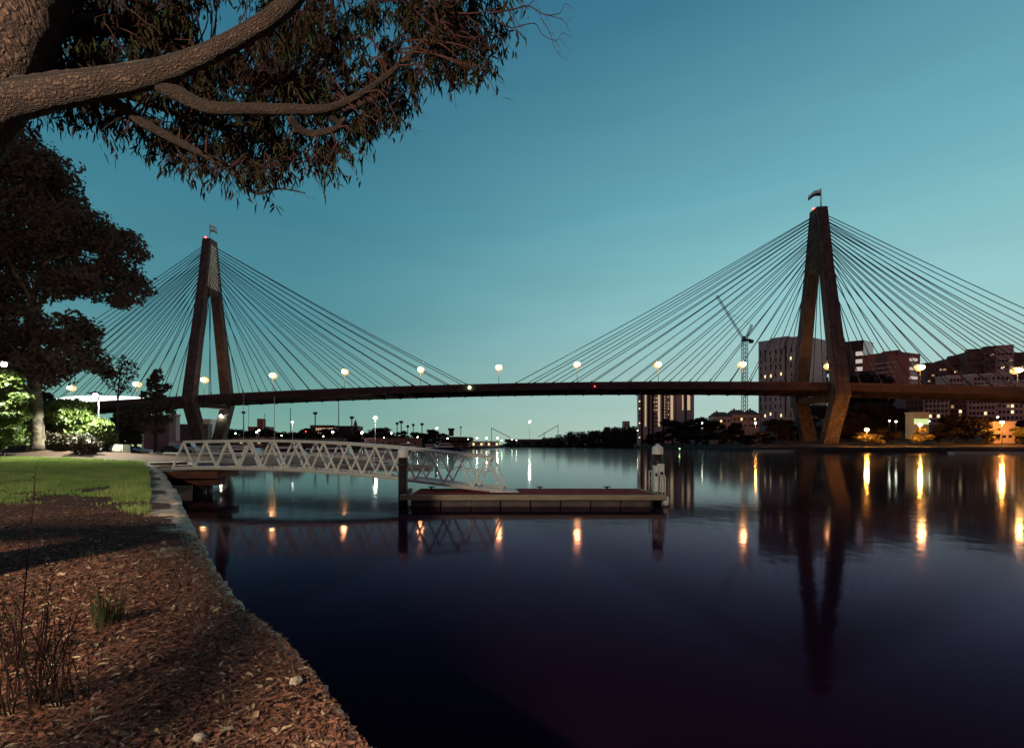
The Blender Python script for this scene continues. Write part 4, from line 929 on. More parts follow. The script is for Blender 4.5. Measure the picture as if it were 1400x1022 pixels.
# cars and vans behind the blocks
def car(px, Y, L, m_, lab, van=False, rz=0.0, z0=1.55):
    p = PX(px, Y, z0); o = thing('parked_van' if van else 'parked_car', p, lab, 'van' if van else 'car')
    o.rotation_euler.z = 0
    u = Vector((math.cos(rz), math.sin(rz), 0)); v = Vector((-u.y, u.x, 0)); W = 1.8
    def q(a, b, c_): return p + u * a + v * b + Vector((0, 0, c_))
    def loft(prof, hw_): return MB().poly([q(a, -hw_, c_) for a, c_ in prof] + [q(a, hw_, c_) for a, c_ in prof], [tuple(range(len(prof))), tuple(reversed(range(len(prof), 2 * len(prof))))] + [(i, i + len(prof), (i + 1) % len(prof) + len(prof), (i + 1) % len(prof)) for i in range(len(prof))])
    h = L / 2
    if van:
        loft([(-h, .35), (h, .35), (h, 1.1), (h * .78, 1.25), (h * .62, 2.1), (-h * .97, 2.15), (-h, 1.9)], W / 2).build('body', m_, o)
        loft([(h * .6, 1.3), (h * .74, 1.3), (h * .63, 2.0), (h * .3, 2.0), (h * .3, 1.3)], W / 2 + .02).build('window', M['glass'], o)
    else:
        loft([(-h, .35), (h, .35), (h, .75), (h * .55, .95), (-h * .8, 1.0), (-h, .9)], W / 2).build('body', m_, o)
        loft([(h * .45, .96), (h * .12, 1.45), (-h * .5, 1.48), (-h * .78, 1.0)], W / 2 - .12).build('window', M['glass'], o)
        loft([(h * .12, 1.452), (h * .1, 1.50), (-h * .48, 1.53), (-h * .5, 1.482)], W / 2 - .14).build('roof', m_, o)
    for a in (-h * .62, h * .62):
        for s_ in (-1, 1):
            c_ = q(a, s_ * (W / 2 - .02), .33); MB().tube([c_ - v * .1, c_ + v * .1], .33, 14).build('wheel', M['tyre'], o, True)
car(176, 74, 4.4, M['car_red'], 'dark red car parked behind the concrete blocks', rz=.1); car(186, 80, 4.3, M['car_white'], 'white car parked just right of the dark red car', rz=.3)
car(238, 92, 4.6, M['car_dark'], 'dark car parked under the white panelled warehouse', rz=-.1); car(252, 96, 4.8, M['car_white'], 'white van parked left of the left tower base', True, .05)

# ------------------------------------------------------------------ marina behind the gangway
def boat(px, Y, L, lab, rz=0.0, mast=0.0, cabin=True, hullm=None):
    p = PX(px, Y, 0); u = Vector((math.cos(rz), math.sin(rz), 0)); v = Vector((-u.y, u.x, 0)); o = thing('moored_boat', p, lab, 'boat')
    def q(a, b, c_): return p + u * a * L + v * b * L + Vector((0, 0, c_))
    hb = L * .11; mb = MB(); secs = [(-.5, .14, .0), (-.2, .16, 0), (.1, .15, 0), (.35, .09, .03), (.5, .008, .06)]; prev = None
    for a, b, dz in secs:
        n = len(mb.v); mb.v += [tuple(x) for x in (q(a, -b * .6, -.25), q(a, b * .6, -.25), q(a, b, hb + dz * L), q(a, -b, hb + dz * L))]
        if prev is not None:
            for j in range(4): mb.f.append((prev + j, prev + (j + 1) % 4, n + (j + 1) % 4, n + j))
        else: mb.f.append((0, 3, 2, 1))
        prev = n
    mb.f.append((prev, prev + 1, prev + 2, prev + 3)); mb.build('hull', hullm or M['boat_white'], o)
    if cabin:
        c0, c1 = hb - .02, hb + L * .13
        MB().hexa([q(-.3, -.10, c0), q(.2, -.10, c0), q(.2, .10, c0), q(-.3, .10, c0), q(-.28, -.085, c1), q(.08, -.085, c1), q(.08, .085, c1), q(-.28, .085, c1)]).build('cabin', M['boat_white'], o)
        MB().hexa([q(-.27, -.102, hb + L * .055), q(.12, -.102, hb + L * .055), q(.12, .102, hb + L * .055), q(-.27, .102, hb + L * .055), q(-.265, -.098, hb + L * .10), q(.10, -.098, hb + L * .10), q(.10, .098, hb + L * .10), q(-.265, .098, hb + L * .10)]).build('window', M['glass'], o)
    if mast:
        MB().lathe(q(.05, 0, hb), [(.07, 0), (.05, mast)], 6).build('mast', M['alu'], o)
        MB().bar(q(.05, 0, hb + 1.6), q(-.4, 0, hb + 1.5), .12).build('boom', M['alu'], o)
for a in [(318, 98, 9, 'white motor boat moored right beside the left tower base', .2, 0), (345, 88, 11, 'white cruiser moored behind the second gangway bay', -.15, 0), (372, 104, 9, 'white yacht with a tall thin mast behind the gangway', .1, 12.0),
          (402, 92, 12, 'long white cruiser behind the middle of the gangway', .05, 0), (436, 112, 10, 'white boat farther out behind the gangway, left of the low dark hull', .3, 0), (330, 130, 12, 'white yacht with bare mast beyond the marina walkway', -.1, 15.0),
          (468, 100, 11, 'white boat with a low cabin left of the big white starry lamp', -.1, 0), (520, 120, 12, 'white boat under the big white starry lamp', .12, 0), (296, 84, 8, 'small white boat moored near the wharf edge', .5, 0)]:
    boat(*a)
boat(560, 250, 16, 'dark hulled boat moored far out behind the left mooring pile', .1, 0, True, M['boat_dark']); boat(592, 270, 14, 'white workboat moored off the far wharf', -.2); boat(612, 262, 16, 'dark tug at the far wharf near the round cabin', .1, 0, True, M['boat_dark'])
def slab(name, lab, cat, pa, pb, wd, z0, z1, m_):
    d = (pb - pa).normalized(); s_ = Vector((-d.y, d.x, 0)) * wd / 2; pp = [pa - s_, pb - s_, pb + s_, pa + s_]
    mb = MB().hexa([Vector((p.x, p.y, z0)) for p in pp] + [Vector((p.x, p.y, z1)) for p in pp]); return tag(mb.build(name, m_, None, org=(pa.x, pa.y, z0)), lab, cat)
slab('marina_walkway', 'pale floating marina walkway running behind the gangway', 'walkway', PX(300, 76), PX(590, 70), 2.0, -.2, .45, M['pale_concrete'])
slab('marina_walkway', 'narrow far marina walkway between the moored boats', 'walkway', PX(310, 118), PX(500, 126), 1.8, -.2, .4, M['pale_concrete'])
for px, Y, lab in [(382, 72, 'short white pile at the marina walkway, leftmost'), (448, 71.5, 'short white pile at the middle of the marina walkway'), (511, 70, 'short white pile at the marina walkway behind the big starry lamp post'), (596, 68, 'short white pile at the right end of the marina walkway')]:
    MB_ = MB().lathe(PX(px, Y, -1), [(.16, 0), (.16, 3.0), (.02, 3.25)], 10); tag(MB_.build('marina_pile', M['white_paint'], None, True, org=PX(px, Y, 0)), lab, 'pile', 'white marina piles')

# ------------------------------------------------------------------ lamps on masts
def mast_lamp(px, py_, Y, m_, r, lab, zb=1.6, name='mast_lamp', pole=True, polem=None):
    h = P(px, py_, Y); b = Vector((h.x, h.y, zb)); o = thing(name, b, lab, 'lamp')
    MB().lathe(b, [(.22, 0), (.16, 1), (.09, h.z - zb)], 8).build('pole', polem or M['dark_metal'], o, True)
    MB().box(h + Vector((0, .1, r * .55 + .1)), (r * 1.8, r * 1.4, .2)).build('lamp_head', M['dark_metal'], o)
    MB().ball(h, r, 10, 6, .6).build('lens', m_, o, True)
    return o
mast_lamp(513, 571, 300, M['lamp_white'], 1.15, 'brightest white starry lamp on a tall pale mast, left of the left mooring pile', 0.2, polem=M['alu'])
mast_lamp(400, 577, 350, M['lamp_white'], .75, 'white lamp on a pale mast behind the gangway, left of the long lit building', polem=M['alu'])
mast_lamp(455, 590, 352, M['lamp_white'], .7, 'white starry lamp low before the dark hall, left one of two'); mast_lamp(495, 591, 352, M['lamp_white'], .7, 'white starry lamp low before the dark hall, right one of two')
mast_lamp(354, 588, 348, M['lamp_small'], .7, 'small double lamp right of the left tower, upper head'); mast_lamp(351, 590.5, 347, M['lamp_small'], .6, 'small double lamp right of the left tower, lower head')
mast_lamp(597, 585, 420, M['lamp_white'], .7, 'white lamp on a mast left of the round wharf cabin'); mast_lamp(535, 592, 420, M['lamp_small'], .6, 'small white lamp among the trees behind the left mooring pile')
for i, px in enumerate((652, 665, 680)): mast_lamp(px, 598.5, 395, M['lamp_white'], .6, ['leftmost', 'middle', 'rightmost'][i] + ' of three white lamps over the low pale wharf sheds')
mast_lamp(686, 602, 400, M['green_light'], .6, 'greenish wharf light right of the pale sheds', .5)
mast_lamp(603, 606.5, 330, M['red_light'], .45, 'red light low on the far wharf', .5); mast_lamp(724, 576, 560, M['lamp_white'], 1.15, 'pale starry lamp on a mast over the dark headland at the middle')
mast_lamp(872, 588, 440, M['lamp_small'], .5, 'small cool lamp left of the lit apartment tower')
fl_ = P(302, 568, 322); o = thing('floodlight', fl_, 'white floodlight under the deck beside the left tower crossbeam', 'lamp')
MB().box(fl_ + Vector((0, .5, .3)), (.9, .7, 1.0)).build('housing', M['dark_metal'], o); MB().ball(fl_, .6, 10, 6).build('lens', M['lamp_white'], o, True)
for px, py_, Y, zb, lab in [(1033, 578, 268, 2.5, 'amber street lamp left of the right tower base'), (1185, 587, 230, 3.0, 'amber starry street lamp just right of the right tower base'), (1258, 580, 226, 3.0, 'amber street lamp in the lit tree below the pale apartments'), (1370, 577, 232, 3.0, 'amber street lamp before the glowing yellow wall at the right edge'), (1105, 592, 262, 3.0, 'hidden amber lamp behind the right tower base lighting the bank')]:
    if px == 1105: px, py_ = 1076, 594; lab = 'low amber lamp at the left foot of the right tower'
    mast_lamp(px, py_, Y, M['lamp_amber'], {1033: .34, 1076: .2}.get(px, .7), lab, zb, 'street_lamp')
for px, py_, Y, lab in [(1216, 575, 262, 'small white lamp, left of a close pair right of the right tower'), (1225, 576, 262, 'small white lamp, right of a close pair right of the right tower'), (1245, 575, 270, 'small white lamp left of the greenish lit shed'), (1270, 575.5, 268, 'small white lamp right of the greenish lit shed'), (1288, 574, 268, 'small greenish lamp standing alone right of the lit shed'), (1364, 570, 262, 'small white lamp above the glowing yellow wall'), (960, 578, 330, 'small warm lamp by the gabled houses')]:
    mast_lamp(px, py_, Y, M['lamp_small'], .42, lab, 2.2, 'small_lamp')
# tall light stacks and poles of the port
for px, yt, Y, r, lab in [(333, 563, 420, .55, 'tall dark light mast right of the left tower'), (313, 576, 420, .4, 'short dark mast close to the left tower leg'), (481, 570, 420, .6, 'dark light mast behind the dark hall'), (431, 564, 420, .6, 'dark light mast behind the long lit building'),
                     (397, 559, 330, .3, 'thin dark pole just left of the white mast lamp'), (463, 546, 330, .3, 'tallest thin dark pole, at the dark hall'), (362, 566, 330, .2, 'thin pole at the small double lamp'), (340, 550, 335, .15, 'very thin tall pole by the left tower'),
                     (543, 578, 440, .45, 'shorter dark light mast left of the left mooring pile'), (548.5, 576, 440, .6, 'thicker dark light mast beside the left mooring pile'), (557.5, 582, 440, .4, 'smallest dark light mast right of the left mooring pile'), (565, 580, 440, .4, 'small dark light mast between two others right of the left pile'), (577, 579, 440, .5, 'dark light mast farthest right of the port row')]:
    h = P(px, yt, Y); b = Vector((h.x, h.y, 1.6)); o = thing('light_mast', b, lab, 'mast')
    MB().lathe(b, [(r * 1.1, 0), (r * .7, h.z - 1.6)], 8).build('pole', M['dark_metal'], o, True)
    if r > .35: MB().lathe(h + Vector((0, 0, -.6)), [(r * 1.2, -1.0), (r * 3.4, 0), (r * 3.2, .8), (r * 1.5, 1.3)], 8).build('lamp_head', M['dark_metal'], o)
    else: MB().lathe(h, [(r, -.2), (r * 1.6, 0), (r, .3)], 6).build('lamp_head', M['dark_metal'], o)

# ------------------------------------------------------------------ buildings
WM = {}; rl_rng = random.Random(3)
def winmesh(wd, ht, m_):
    k = (round(wd, 2), round(ht, 2), m_.name)
    if k not in WM:
        mb = MB().box((0, 0, 0), (wd, .12, ht)); mb.box((0, .02, -ht / 2 - .08), (wd + .3, .22, .12)); me = bpy.data.meshes.new('window'); me.from_pydata(mb.v, [], mb.f); me.materials.append(m_); WM[k] = me
    return WM[k]
class Bld:
    """box building: front wall from ground points a to b (left to right as seen), depth behind it"""
    def __init__(s, name, lab, a, b, z0, z1, dep, m_, cat='building', roofm=None, parapet=.8):
        s.a = Vector((a[0], a[1], z0)); s.b = Vector((b[0], b[1], z0)); s.u = (s.b - s.a).normalized(); s.n = Vector((s.u.y, -s.u.x, 0)); s.W = (s.b - s.a).length; s.z0, s.z1, s.dep = z0, z1, dep
        s.o = thing(name, s.a.lerp(s.b, .5), lab, cat); s.rz = math.atan2(s.u.y, s.u.x); k = -s.n * dep; h = Vector((0, 0, z1 - z0))
        MB().hexa([s.a, s.b, s.b + k, s.a + k, s.a + h, s.b + h, s.b + k + h, s.a + k + h]).build('wall', m_, s.o)
        s.rl = name in ('apartment_block', 'housing_block', 'apartment_tower', 'distant_block')
        i = .25; A_, B_ = s.a + s.u * -i + s.n * i, s.b + s.u * i + s.n * i; k2 = -s.n * (dep + 2 * i); h2 = Vector((0, 0, z1 - z0 + parapet))
        MB().hexa([A_ + h, B_ + h, B_ + k2 + h, A_ + k2 + h, A_ + h2, B_ + h2, B_ + k2 + h2, A_ + k2 + h2]).build('roof', roofm or m_, s.o)
    rl = False
    def win(s, u, v, wd, ht, m_, face=0):
        o = bpy.data.objects.new('window', winmesh(wd, ht, m_)); COL.objects.link(o); o.parent = s.o
        if face == 0: p = s.a + s.u * (s.W * u) + s.n * .05; rz = s.rz
        elif face == 1: p = s.b - s.n * (s.dep * u) + s.u * .05; rz = s.rz + math.pi / 2
        else: p = s.a - s.n * (s.dep * (1 - u)) - s.u * .05; rz = s.rz - math.pi / 2
        p = Vector((p.x, p.y, s.z0 + (s.z1 - s.z0) * v)); o.location = p - s.o.location; o.rotation_euler.z = rz; return o
    def grid(s, nu, nv, u0, u1, v0, v1, wd, ht, dark, lit=(), litm=None, face=0, skip=0.0):
        for j in range(nv):
            for i in range(nu):
                if skip and random.random() < skip: continue
                u = u0 + (u1 - u0) * (i + .5) / nu; v = v0 + (v1 - v0) * (j + .5) / nv
                s.win(u, v, wd, ht, (litm or M['lit_win']) if (i, j) in lit else (M['lit_dim'] if (s.rl and rl_rng.random() < .07) else dark), face)
    def strip(s, u, v0, v1, wd, m_, name='balcony', proud=.12, face=0):
        if face == 0: p, ud, nd = s.a + s.u * (s.W * u), s.u, s.n
        else: p, ud, nd = s.b - s.n * (s.dep * u), -s.n, s.u
        H = s.z1 - s.z0; c_ = Vector((p.x, p.y, s.z0 + H * (v0 + v1) / 2)) + nd * (proud / 2 - .02)
        return MB().box(c_, (wd, proud, H * (v1 - v0)), ud, Vector((0, 0, 1)).cross(ud)).build(name, m_, s.o)
def zat(py_, Y): return EYE + (HY - py_) / F * Y
def pxy(px, Y): return ((px - CX) / F * Y, Y)
# left: warehouses behind the left tower
bd = Bld('warehouse', 'mauve corrugated warehouse wall behind the small dark tree', pxy(164, 180), pxy(231, 175), 1.5, zat(571, 178), 3.0, M['mauve_wall'])
bd.strip(.28, 0, .55, 9, M['pale_wall'], 'door'); bd.strip(.28, .08, .3, 7, M['lit_green'], 'doorway', .2); bd.grid(3, 1, .5, .95, .55, .8, 2.2, 1.2, M['glass'])
bd = Bld('warehouse', 'tall white panelled warehouse end left of the left tower', pxy(232.5, 178), pxy(246, 180), 1.5, zat(569, 179), 2.2, M['pale_wall']); bd.strip(.5, .0, .25, 3, M['mauve_wall'], 'door')
bd = Bld('silo_block', 'dark mauve block standing behind the left tower base', pxy(246, 345), pxy(284, 345), 1.6, zat(581, 345), 6, M['mauve_wall']); bd.grid(5, 1, .1, .9, .7, .9, 1.2, 1.2, M['glass'])
bd = Bld('silo_block', 'pale upper block seen through the left tower legs', pxy(262, 372), pxy(288, 372), 1.6, zat(574, 372), 14, M['pale_wall']); bd.grid(2, 1, .2, .8, .75, .9, 1.5, 1.0, M['glass'])
# far left port buildings
bd = Bld('brick_building', 'red brick building with a raised stair block right of the left tower', pxy(339, 460), pxy(366, 460), 1.6, zat(584, 460), 16, M['brick']); bd.grid(6, 2, .05, .6, .45, .9, 1.3, 1.6, M['glass'], {(2, 1), (4, 1)})
bd.strip(.75, .98, 1.45, 5.5, M['brick'], 'stair_block', 6); bd.win(.75, .9, 1.3, 1.6, M['lit_win'])
bd = Bld('long_building', 'long port building with a row of lit windows left of the dark hall', pxy(424, 470), pxy(456, 470), 1.6, zat(582, 470), 18, M['dark_brick']); bd.grid(9, 2, .12, .98, .55, .95, 1.5, 2.0, M['glass'], {(i, 1) for i in range(1, 9)} | {(i, 0) for i in (2, 3, 5, 6, 8)}, M['lit_soft'])
bd = Bld('hall', 'dark industrial hall with a spired tower at its right end', pxy(460, 450), pxy(489, 450), 1.6, zat(583, 450), 24, M['black_wall']); bd.grid(5, 1, .1, .8, .5, .7, 2.0, 1.4, M['glass'], {(3, 0)}, M['lit_soft'])
q = P(486, 583, 448); MB().box(q + Vector((0, 0, 1.2)), (2.6, 2.6, 3.5)).build('tower', M['dark_brick'], bd.o); MB().lathe(q + Vector((0, 0, 2.9)), [(1.5, 0), (.1, 3.6)], 4).build('spire', M['dark_brick'], bd.o)
bd = Bld('shed', 'low dark port shed under the brick building', pxy(318, 352), pxy(372, 352), 1.6, zat(599, 352), 10, M['dark_brick']); bd.grid(8, 1, .05, .95, .3, .7, 1.6, 1.2, M['glass'], {(1, 0), (5, 0)}, M['lit_soft'])
bd = Bld('shed', 'long low dark port shed behind the middle of the gangway', pxy(376, 356), pxy(470, 356), 1.6, zat(600.5, 356), 10, M['black_wall']); bd.grid(10, 1, .05, .95, .3, .7, 1.6, 1.0, M['glass'], {(2, 0), (7, 0)}, M['lit_soft'])
bd = Bld('shed', 'low dark port shed behind the left mooring pile', pxy(498, 356), pxy(575, 356), 1.6, zat(600, 356), 10, M['dark_brick']); bd.grid(8, 1, .05, .95, .3, .7, 1.6, 1.0, M['glass'], {(6, 0)}, M['lit_soft'])
o = thing('wharf_cabin', PX(628, 375, 1.6), 'dark rounded wharf building with a control tower on its roof', 'building')
MB().lathe(PX(624, 375, 1.6), [(9.5, -1), (10, 3.2), (12.5, 4.2), (12.8, 6.2), (11.5, 7.0), (3, 7.3)], 24).build('wall', M['black_wall'], o)
MB().box(P(617, 591, 375), (3.6, 3.6, 5.2)).build('control_tower', M['black_wall'], o); MB().box(P(617, 586.5, 375), (4.8, 4.8, 1.4)).build('tower_cap', M['dark_metal'], o); MB().lathe(P(630, 595, 375), [(.3, 0), (.2, 5.5), (.8, 5.6), (.8, 6.6)], 8).build('mast', M['dark_metal'], o)
for a0, a1, lab in [(641, 661, 'low pale lit wharf shed right of the rounded wharf building'), (662, 682, 'second low pale lit wharf shed, below the rightmost of three lamps')]:
    bd = Bld('wharf_shed', lab, pxy(a0, 392), pxy(a1, 392), 1.6, zat(604.2, 392), 6, M['pale_wall']); bd.grid(5, 1, .05, .95, .35, .8, 1.3, 1.4, M['glass'], {(1, 0), (4, 0)})
# old low swing bridge
o = thing('swing_bridge', PX(727, 620, 0), 'low dark old swing bridge with raking stays in the distance', 'bridge')
MB().hexa([PX(690, 620, 5.5), PX(765, 620, 5.5), PX(765, 630, 5.5), PX(690, 630, 5.5), PX(690, 620, 9.6), PX(765, 620, 9.6), PX(765, 630, 9.6), PX(690, 630, 9.6)]).build('deck', M['dark_brick'], o)
for px in (703, 724, 748): MB().box(PX(px, 625, 2.7), (5, 8, 5.5)).build('pier', M['dark_brick'], o)
for (xa, ya), (xb, yb) in [((672, 585), (698, 598)), ((763, 581), (736, 597))]: MB().bar(P(xa, ya, 626), P(xb, yb, 626), .7).build('stay', M['dark_metal'], o)
for px, yt in ((672, 584), (763, 580), (744, 590)): MB().lathe(PX(px, 626, 6), [(.4, 0), (.3, zat(yt, 626) - 6)], 6).build('mast', M['dark_metal'], o)
# headland town
for a0, a1, yt, m_, lab, nl in [(828, 834, 584, M['dark_brick'], 'dark small block leftmost on the distant headland', {(0, 1)}), (838, 850, 585, M['grey_wall'], 'wide low block on the distant headland', {(0, 1), (2, 1), (1, 0)}), (853, 861, 576, M['cream_wall'], 'tall pale block on the distant headland left of the lit apartment tower', {(1, 2)}), (862, 870, 587, M['grey_wall'], 'small grey block on the distant headland next to the tower', {(0, 0)})]:
    bd = Bld('distant_block', lab, pxy(a0, 900), pxy(a1, 900), 1.6, zat(yt, 900), 10, m_); bd.grid(3, 4, .1, .9, .3, .95, 1.6, 2.2, M['glass'], nl)
# lit apartment tower
bd = Bld('apartment_tower', 'dark apartment tower with glowing vertical stair strips below the deck', pxy(873, 430), pxy(949, 418), 2, zat(526, 425), 22, M['grey_wall'])
for u, wd, m_ in [(.13, 1.2, M['lit_soft']), (.375, 1.7, M['lit_soft']), (.605, 1.9, M['lit_soft']), (.80, .9, M['lit_soft']), (.905, 2.2, M['lit_soft'])]: bd.strip(u, .32 if u < .7 else .58, .985, wd, m_, 'stair_strip')
for u in (.06, .19, .26, .45, .67, .85): bd.strip(u, .0, .99, 1.6 if u != .67 else .4, M['black_wall'], 'dark_bay', .5)
bd.grid(6, 10, .28, .36, .3, .95, .5, .8, M['glass'], {(i, j) for i in (1, 3, 4) for j in (4, 5, 6, 7, 9)} | {(2, 8), (5, 3), (0, 6)}, M['lit_soft']); bd.grid(2, 14, .44, .58, .3, .97, .7, .9, M['glass'], {(0, j) for j in range(3, 13)} | {(1, j) for j in range(4, 14, 2)}, M['lit_soft'])
bd.grid(1, 6, .005, .03, .08, .8, .9, .9, M['glass'], {(0, 0), (0, 2), (0, 4), (0, 5)}, M['lit_win'])
# gabled houses
for a0, a1, yt, lab in [(977, 1000, 569, 'gabled dark house left of the crane mast'), (1001, 1022, 566, 'gabled dark house in front of the crane mast'), (1023, 1038, 566, 'gabled dark house under the grey patterned tower')]:
    Y = 350; bd = Bld('gabled_house', lab, pxy(a0, Y), pxy(a1, Y), 2, zat(yt, Y), 9, M['cream_wall'], 'house', M['roof'], .3); A_, B_ = bd.a, bd.b; k = -bd.n; h0 = bd.z1 + .3 - 2
    pts = [A_ + bd.n * .4 + Vector((0, 0, h0)), B_ + bd.n * .4 + Vector((0, 0, h0)), B_ + k * 9.4 + Vector((0, 0, h0)), A_ + k * 9.4 + Vector((0, 0, h0)), A_ + k * 4.5 + bd.u * 2 + Vector((0, 0, h0 + 3)), B_ + k * 4.5 - bd.u * 2 + Vector((0, 0, h0 + 3))]
    MB().poly(pts, [(0, 1, 5, 4), (1, 2, 5), (2, 3, 4, 5), (3, 0, 4), (3, 2, 1, 0)]).build('gable', M['roof'], bd.o); MB().box(A_ + bd.u * 3.4 + k * 4 + Vector((0, 0, h0 + 3)), (.9, .9, 2)).build('chimney', M['brick'], bd.o)
    bd.grid(4, 2, .05, .95, .55, .95, 1.0, 1.4, M['glass'], {(0, 0), (1, 1)} if a0 == 977 else {(2, 1)})
# grey patterned tower
bd = Bld('patterned_tower', 'grey tower with irregular vertical window slots behind the right bridge tower', pxy(1037, 440), pxy(1098, 415), 4, zat(464, 425), 24, M['grey_wall'], roofm=M['grey_wall'], parapet=1.2)
nW = 0
for j in range(12):
    for i in range(8):
        u = .05 + .115 * i + random.uniform(-.012, .012); v = .05 + .077 * j + random.uniform(-.01, .01)
        lit = (j, i) in {(1, 4), (1, 6), (2, 5), (2, 7), (8, 1), (8, 2), (8, 4), (8, 7), (10, 6), (3, 1), (3, 2), (3, 4), (3, 5), (6, 0)}
        bd.win(u, v, 1.0, random.choice([3.2, 4.2, 5.2]) if not lit else 2.2, M['lit_win'] if lit else M['glass'])
bd.strip(.62, .25, .98, 1.1, M['black_wall'], 'dark_bay', .3)
MB().box(bd.a.lerp(bd.b, .45) - bd.n * 8 + Vector((0, 0, bd.z1 - 4 + 2.2)), (14, 8, 2.4), bd.u, -bd.n).build('plant_room', M['grey_wall'], bd.o)
bd = Bld('pale_tower', 'pale panelled tower end seen between the legs of the right bridge tower', pxy(1099, 418), pxy(1131, 438), 4, zat(463, 428), 20, M['pale_wall'], parapet=.5)
for i in range(6): bd.strip(.08 + .16 * i, .02, .99, .16, M['grey_wall'], 'panel_joint', .06)
for j in range(13): bd.strip(.98, .05 + .07 * j, .085 + .07 * j, 1.6, M['black_wall'], 'balcony', 1.2)
# dark tower with white balconies and glass end
bd = Bld('dark_tower', 'dark tower with bright white balconies and pale glass end right of the bridge tower', pxy(1134, 470), pxy(1180, 455), 4, zat(468, 462), 24, M['black_wall'])
for j in range(9): bd.strip(.90, .26 + .075 * j, .298 + .075 * j, 5.6, M['lit_white'], 'balcony', 1.2)
for i in range(4): bd.strip(.12 + .17 * i, .05, .97, .5, M['dark_brick'], 'dark_bay', .2)
A2 = pxy(1180.5, 456); bg2 = Bld('glass_block', 'pale glass block attached to the dark tower with white balconies', A2, pxy(1194, 470), 4, zat(467, 462), 14, M['glass_pale'], parapet=.3)
for j in range(11): bg2.strip(.5, .08 + .08 * j, .086 + .08 * j, 9.5, M['grey_wall'], 'floor_edge', .1)
# red brick block
bd = Bld('brick_block', 'red brick apartment block with pale balcony stack right of the bridge tower', pxy(1223, 390), pxy(1258, 404), 8, zat(483, 396), 22, M['brick'])
for j in range(11): bd.strip(.70, .38 + .054 * j, .41 + .054 * j, 8.5, M['lit_white'] if j % 2 == 0 else M['pale_wall'], 'balcony', 1.3)
for j in range(11): bd.strip(.70, .412 + .054 * j, .43 + .054 * j, 7.8, M['glass'], 'glazing', .1)
bd = Bld('balcony_block', 'dark block with stacked balconies left of the red brick block', pxy(1198, 400), pxy(1222.5, 391), 8, zat(489, 404), 16, M['dark_brick'])
for j in range(10): bd.strip(.4, .40 + .056 * j, .415 + .056 * j, 16, M['grey_wall'], 'balcony', 1.1)
MB().box(bd.a.lerp(bd.b, .75) - bd.n * 4 + Vector((0, 0, bd.z1 - 8 + 2.2)), (10, 7, 3), bd.u, -bd.n).build('plant_room', M['dark_brick'], bd.o)
# long dark stepped block
for a0, a1, yt, Y, m_, lab in [(1266, 1296, 497, 430, M['dark_brick'], 'low dark flat block right of the red brick block'), (1296, 1324, 491, 432, M['dark_brick'], 'dark stepped block with roof plant left of the tallest dark block'), (1322, 1348, 482, 420, M['dark_brick'], 'taller dark block left of the pale topped block'), (1345, 1361, 475, 415, M['dark_brick'], 'tallest dark block joined to the pale topped block'),
                              (1361.5, 1386, 473.5, 412, M['cream_wall'], 'pale concrete topped block near the right edge'), (1387, 1425, 483, 425, M['dark_brick'], 'dark block cut by the right edge of the picture')]:
    bd = Bld('housing_block', lab, pxy(a0, Y), pxy(a1, Y - 4), 10, zat(yt, Y), 18, m_)
    nn = max(2, int((a1 - a0) / 6)); bd.grid(nn, 6, .06, .94, .5, .95, 1.8, 1.3, M['glass'], {(random.randrange(nn), random.randrange(6)) for _ in range(1)})
    if a0 in (1296, 1322): MB().box(bd.a.lerp(bd.b, .5) - bd.n * 5 + Vector((0, 0, bd.z1 - 10 + 2.0)), (8, 5, 2.6), bd.u, -bd.n).build('plant_room', m_, bd.o)
# pale apartments below the deck on the right
for a0, a1, yt, m_, lab, lit in [(1238, 1262, 540, M['dark_brick'], 'dark apartment wing below the deck, above the greenish lit shed', {(0, 2)}), (1262.5, 1298, 536, M['cream_wall'], 'pale pinkish apartments below the deck right of the lit shed', {(0, 0), (1, 1), (3, 1)}), (1298.5, 1322, 537, M['dark_brick'], 'dark recessed apartments below the deck between two pale blocks', {(2, 2)}), (1322.5, 1362, 528, M['cream_wall'], 'pale pinkish apartments left of the brightly lit stair windows', {(1, 4), (4, 1)}), (1362.5, 1400, 524, M['cream_wall'], 'pale apartments with lit stair windows near the right edge', {(3, 1), (3, 2), (2, 4), (4, 4)}), (1400.5, 1440, 520, M['cream_wall'], 'pale apartments cut by the right edge below the deck', {(0, 1), (0, 2)})]:
    Y = 330; bd = Bld('apartment_block', lab, pxy(a0, Y), pxy(a1, Y - 3), 8, zat(yt, Y), 14, m_); nn = max(4, int((a1 - a0) / 5.5))
    bd.grid(nn, 6, .04, .96, .3, .97, 1.3, 1.7, M['glass'], lit, M['lit_win'])
    for j in range(6): bd.strip(.5, .285 + .1117 * j, .292 + .1117 * j, bd.W * .98, m_, 'floor_edge', .35)
for a0, a1, yt, lab in [(1330, 1352, 512, 'pale upper house above the deck, left one by the road'), (1354, 1382, 511, 'pale upper house with white window frames above the deck'), (1297, 1318, 514, 'pale round roofed house lit above the deck')]:
    Y = 360; bd = Bld('terrace_house', lab, pxy(a0, Y), pxy(a1, Y), 10, zat(yt, Y), 10, M['cream_wall'], 'house', M['pale_wall'], .6); bd.grid(4, 2, .05, .95, .8, .98, 1.6, 2.0, M['glass'])
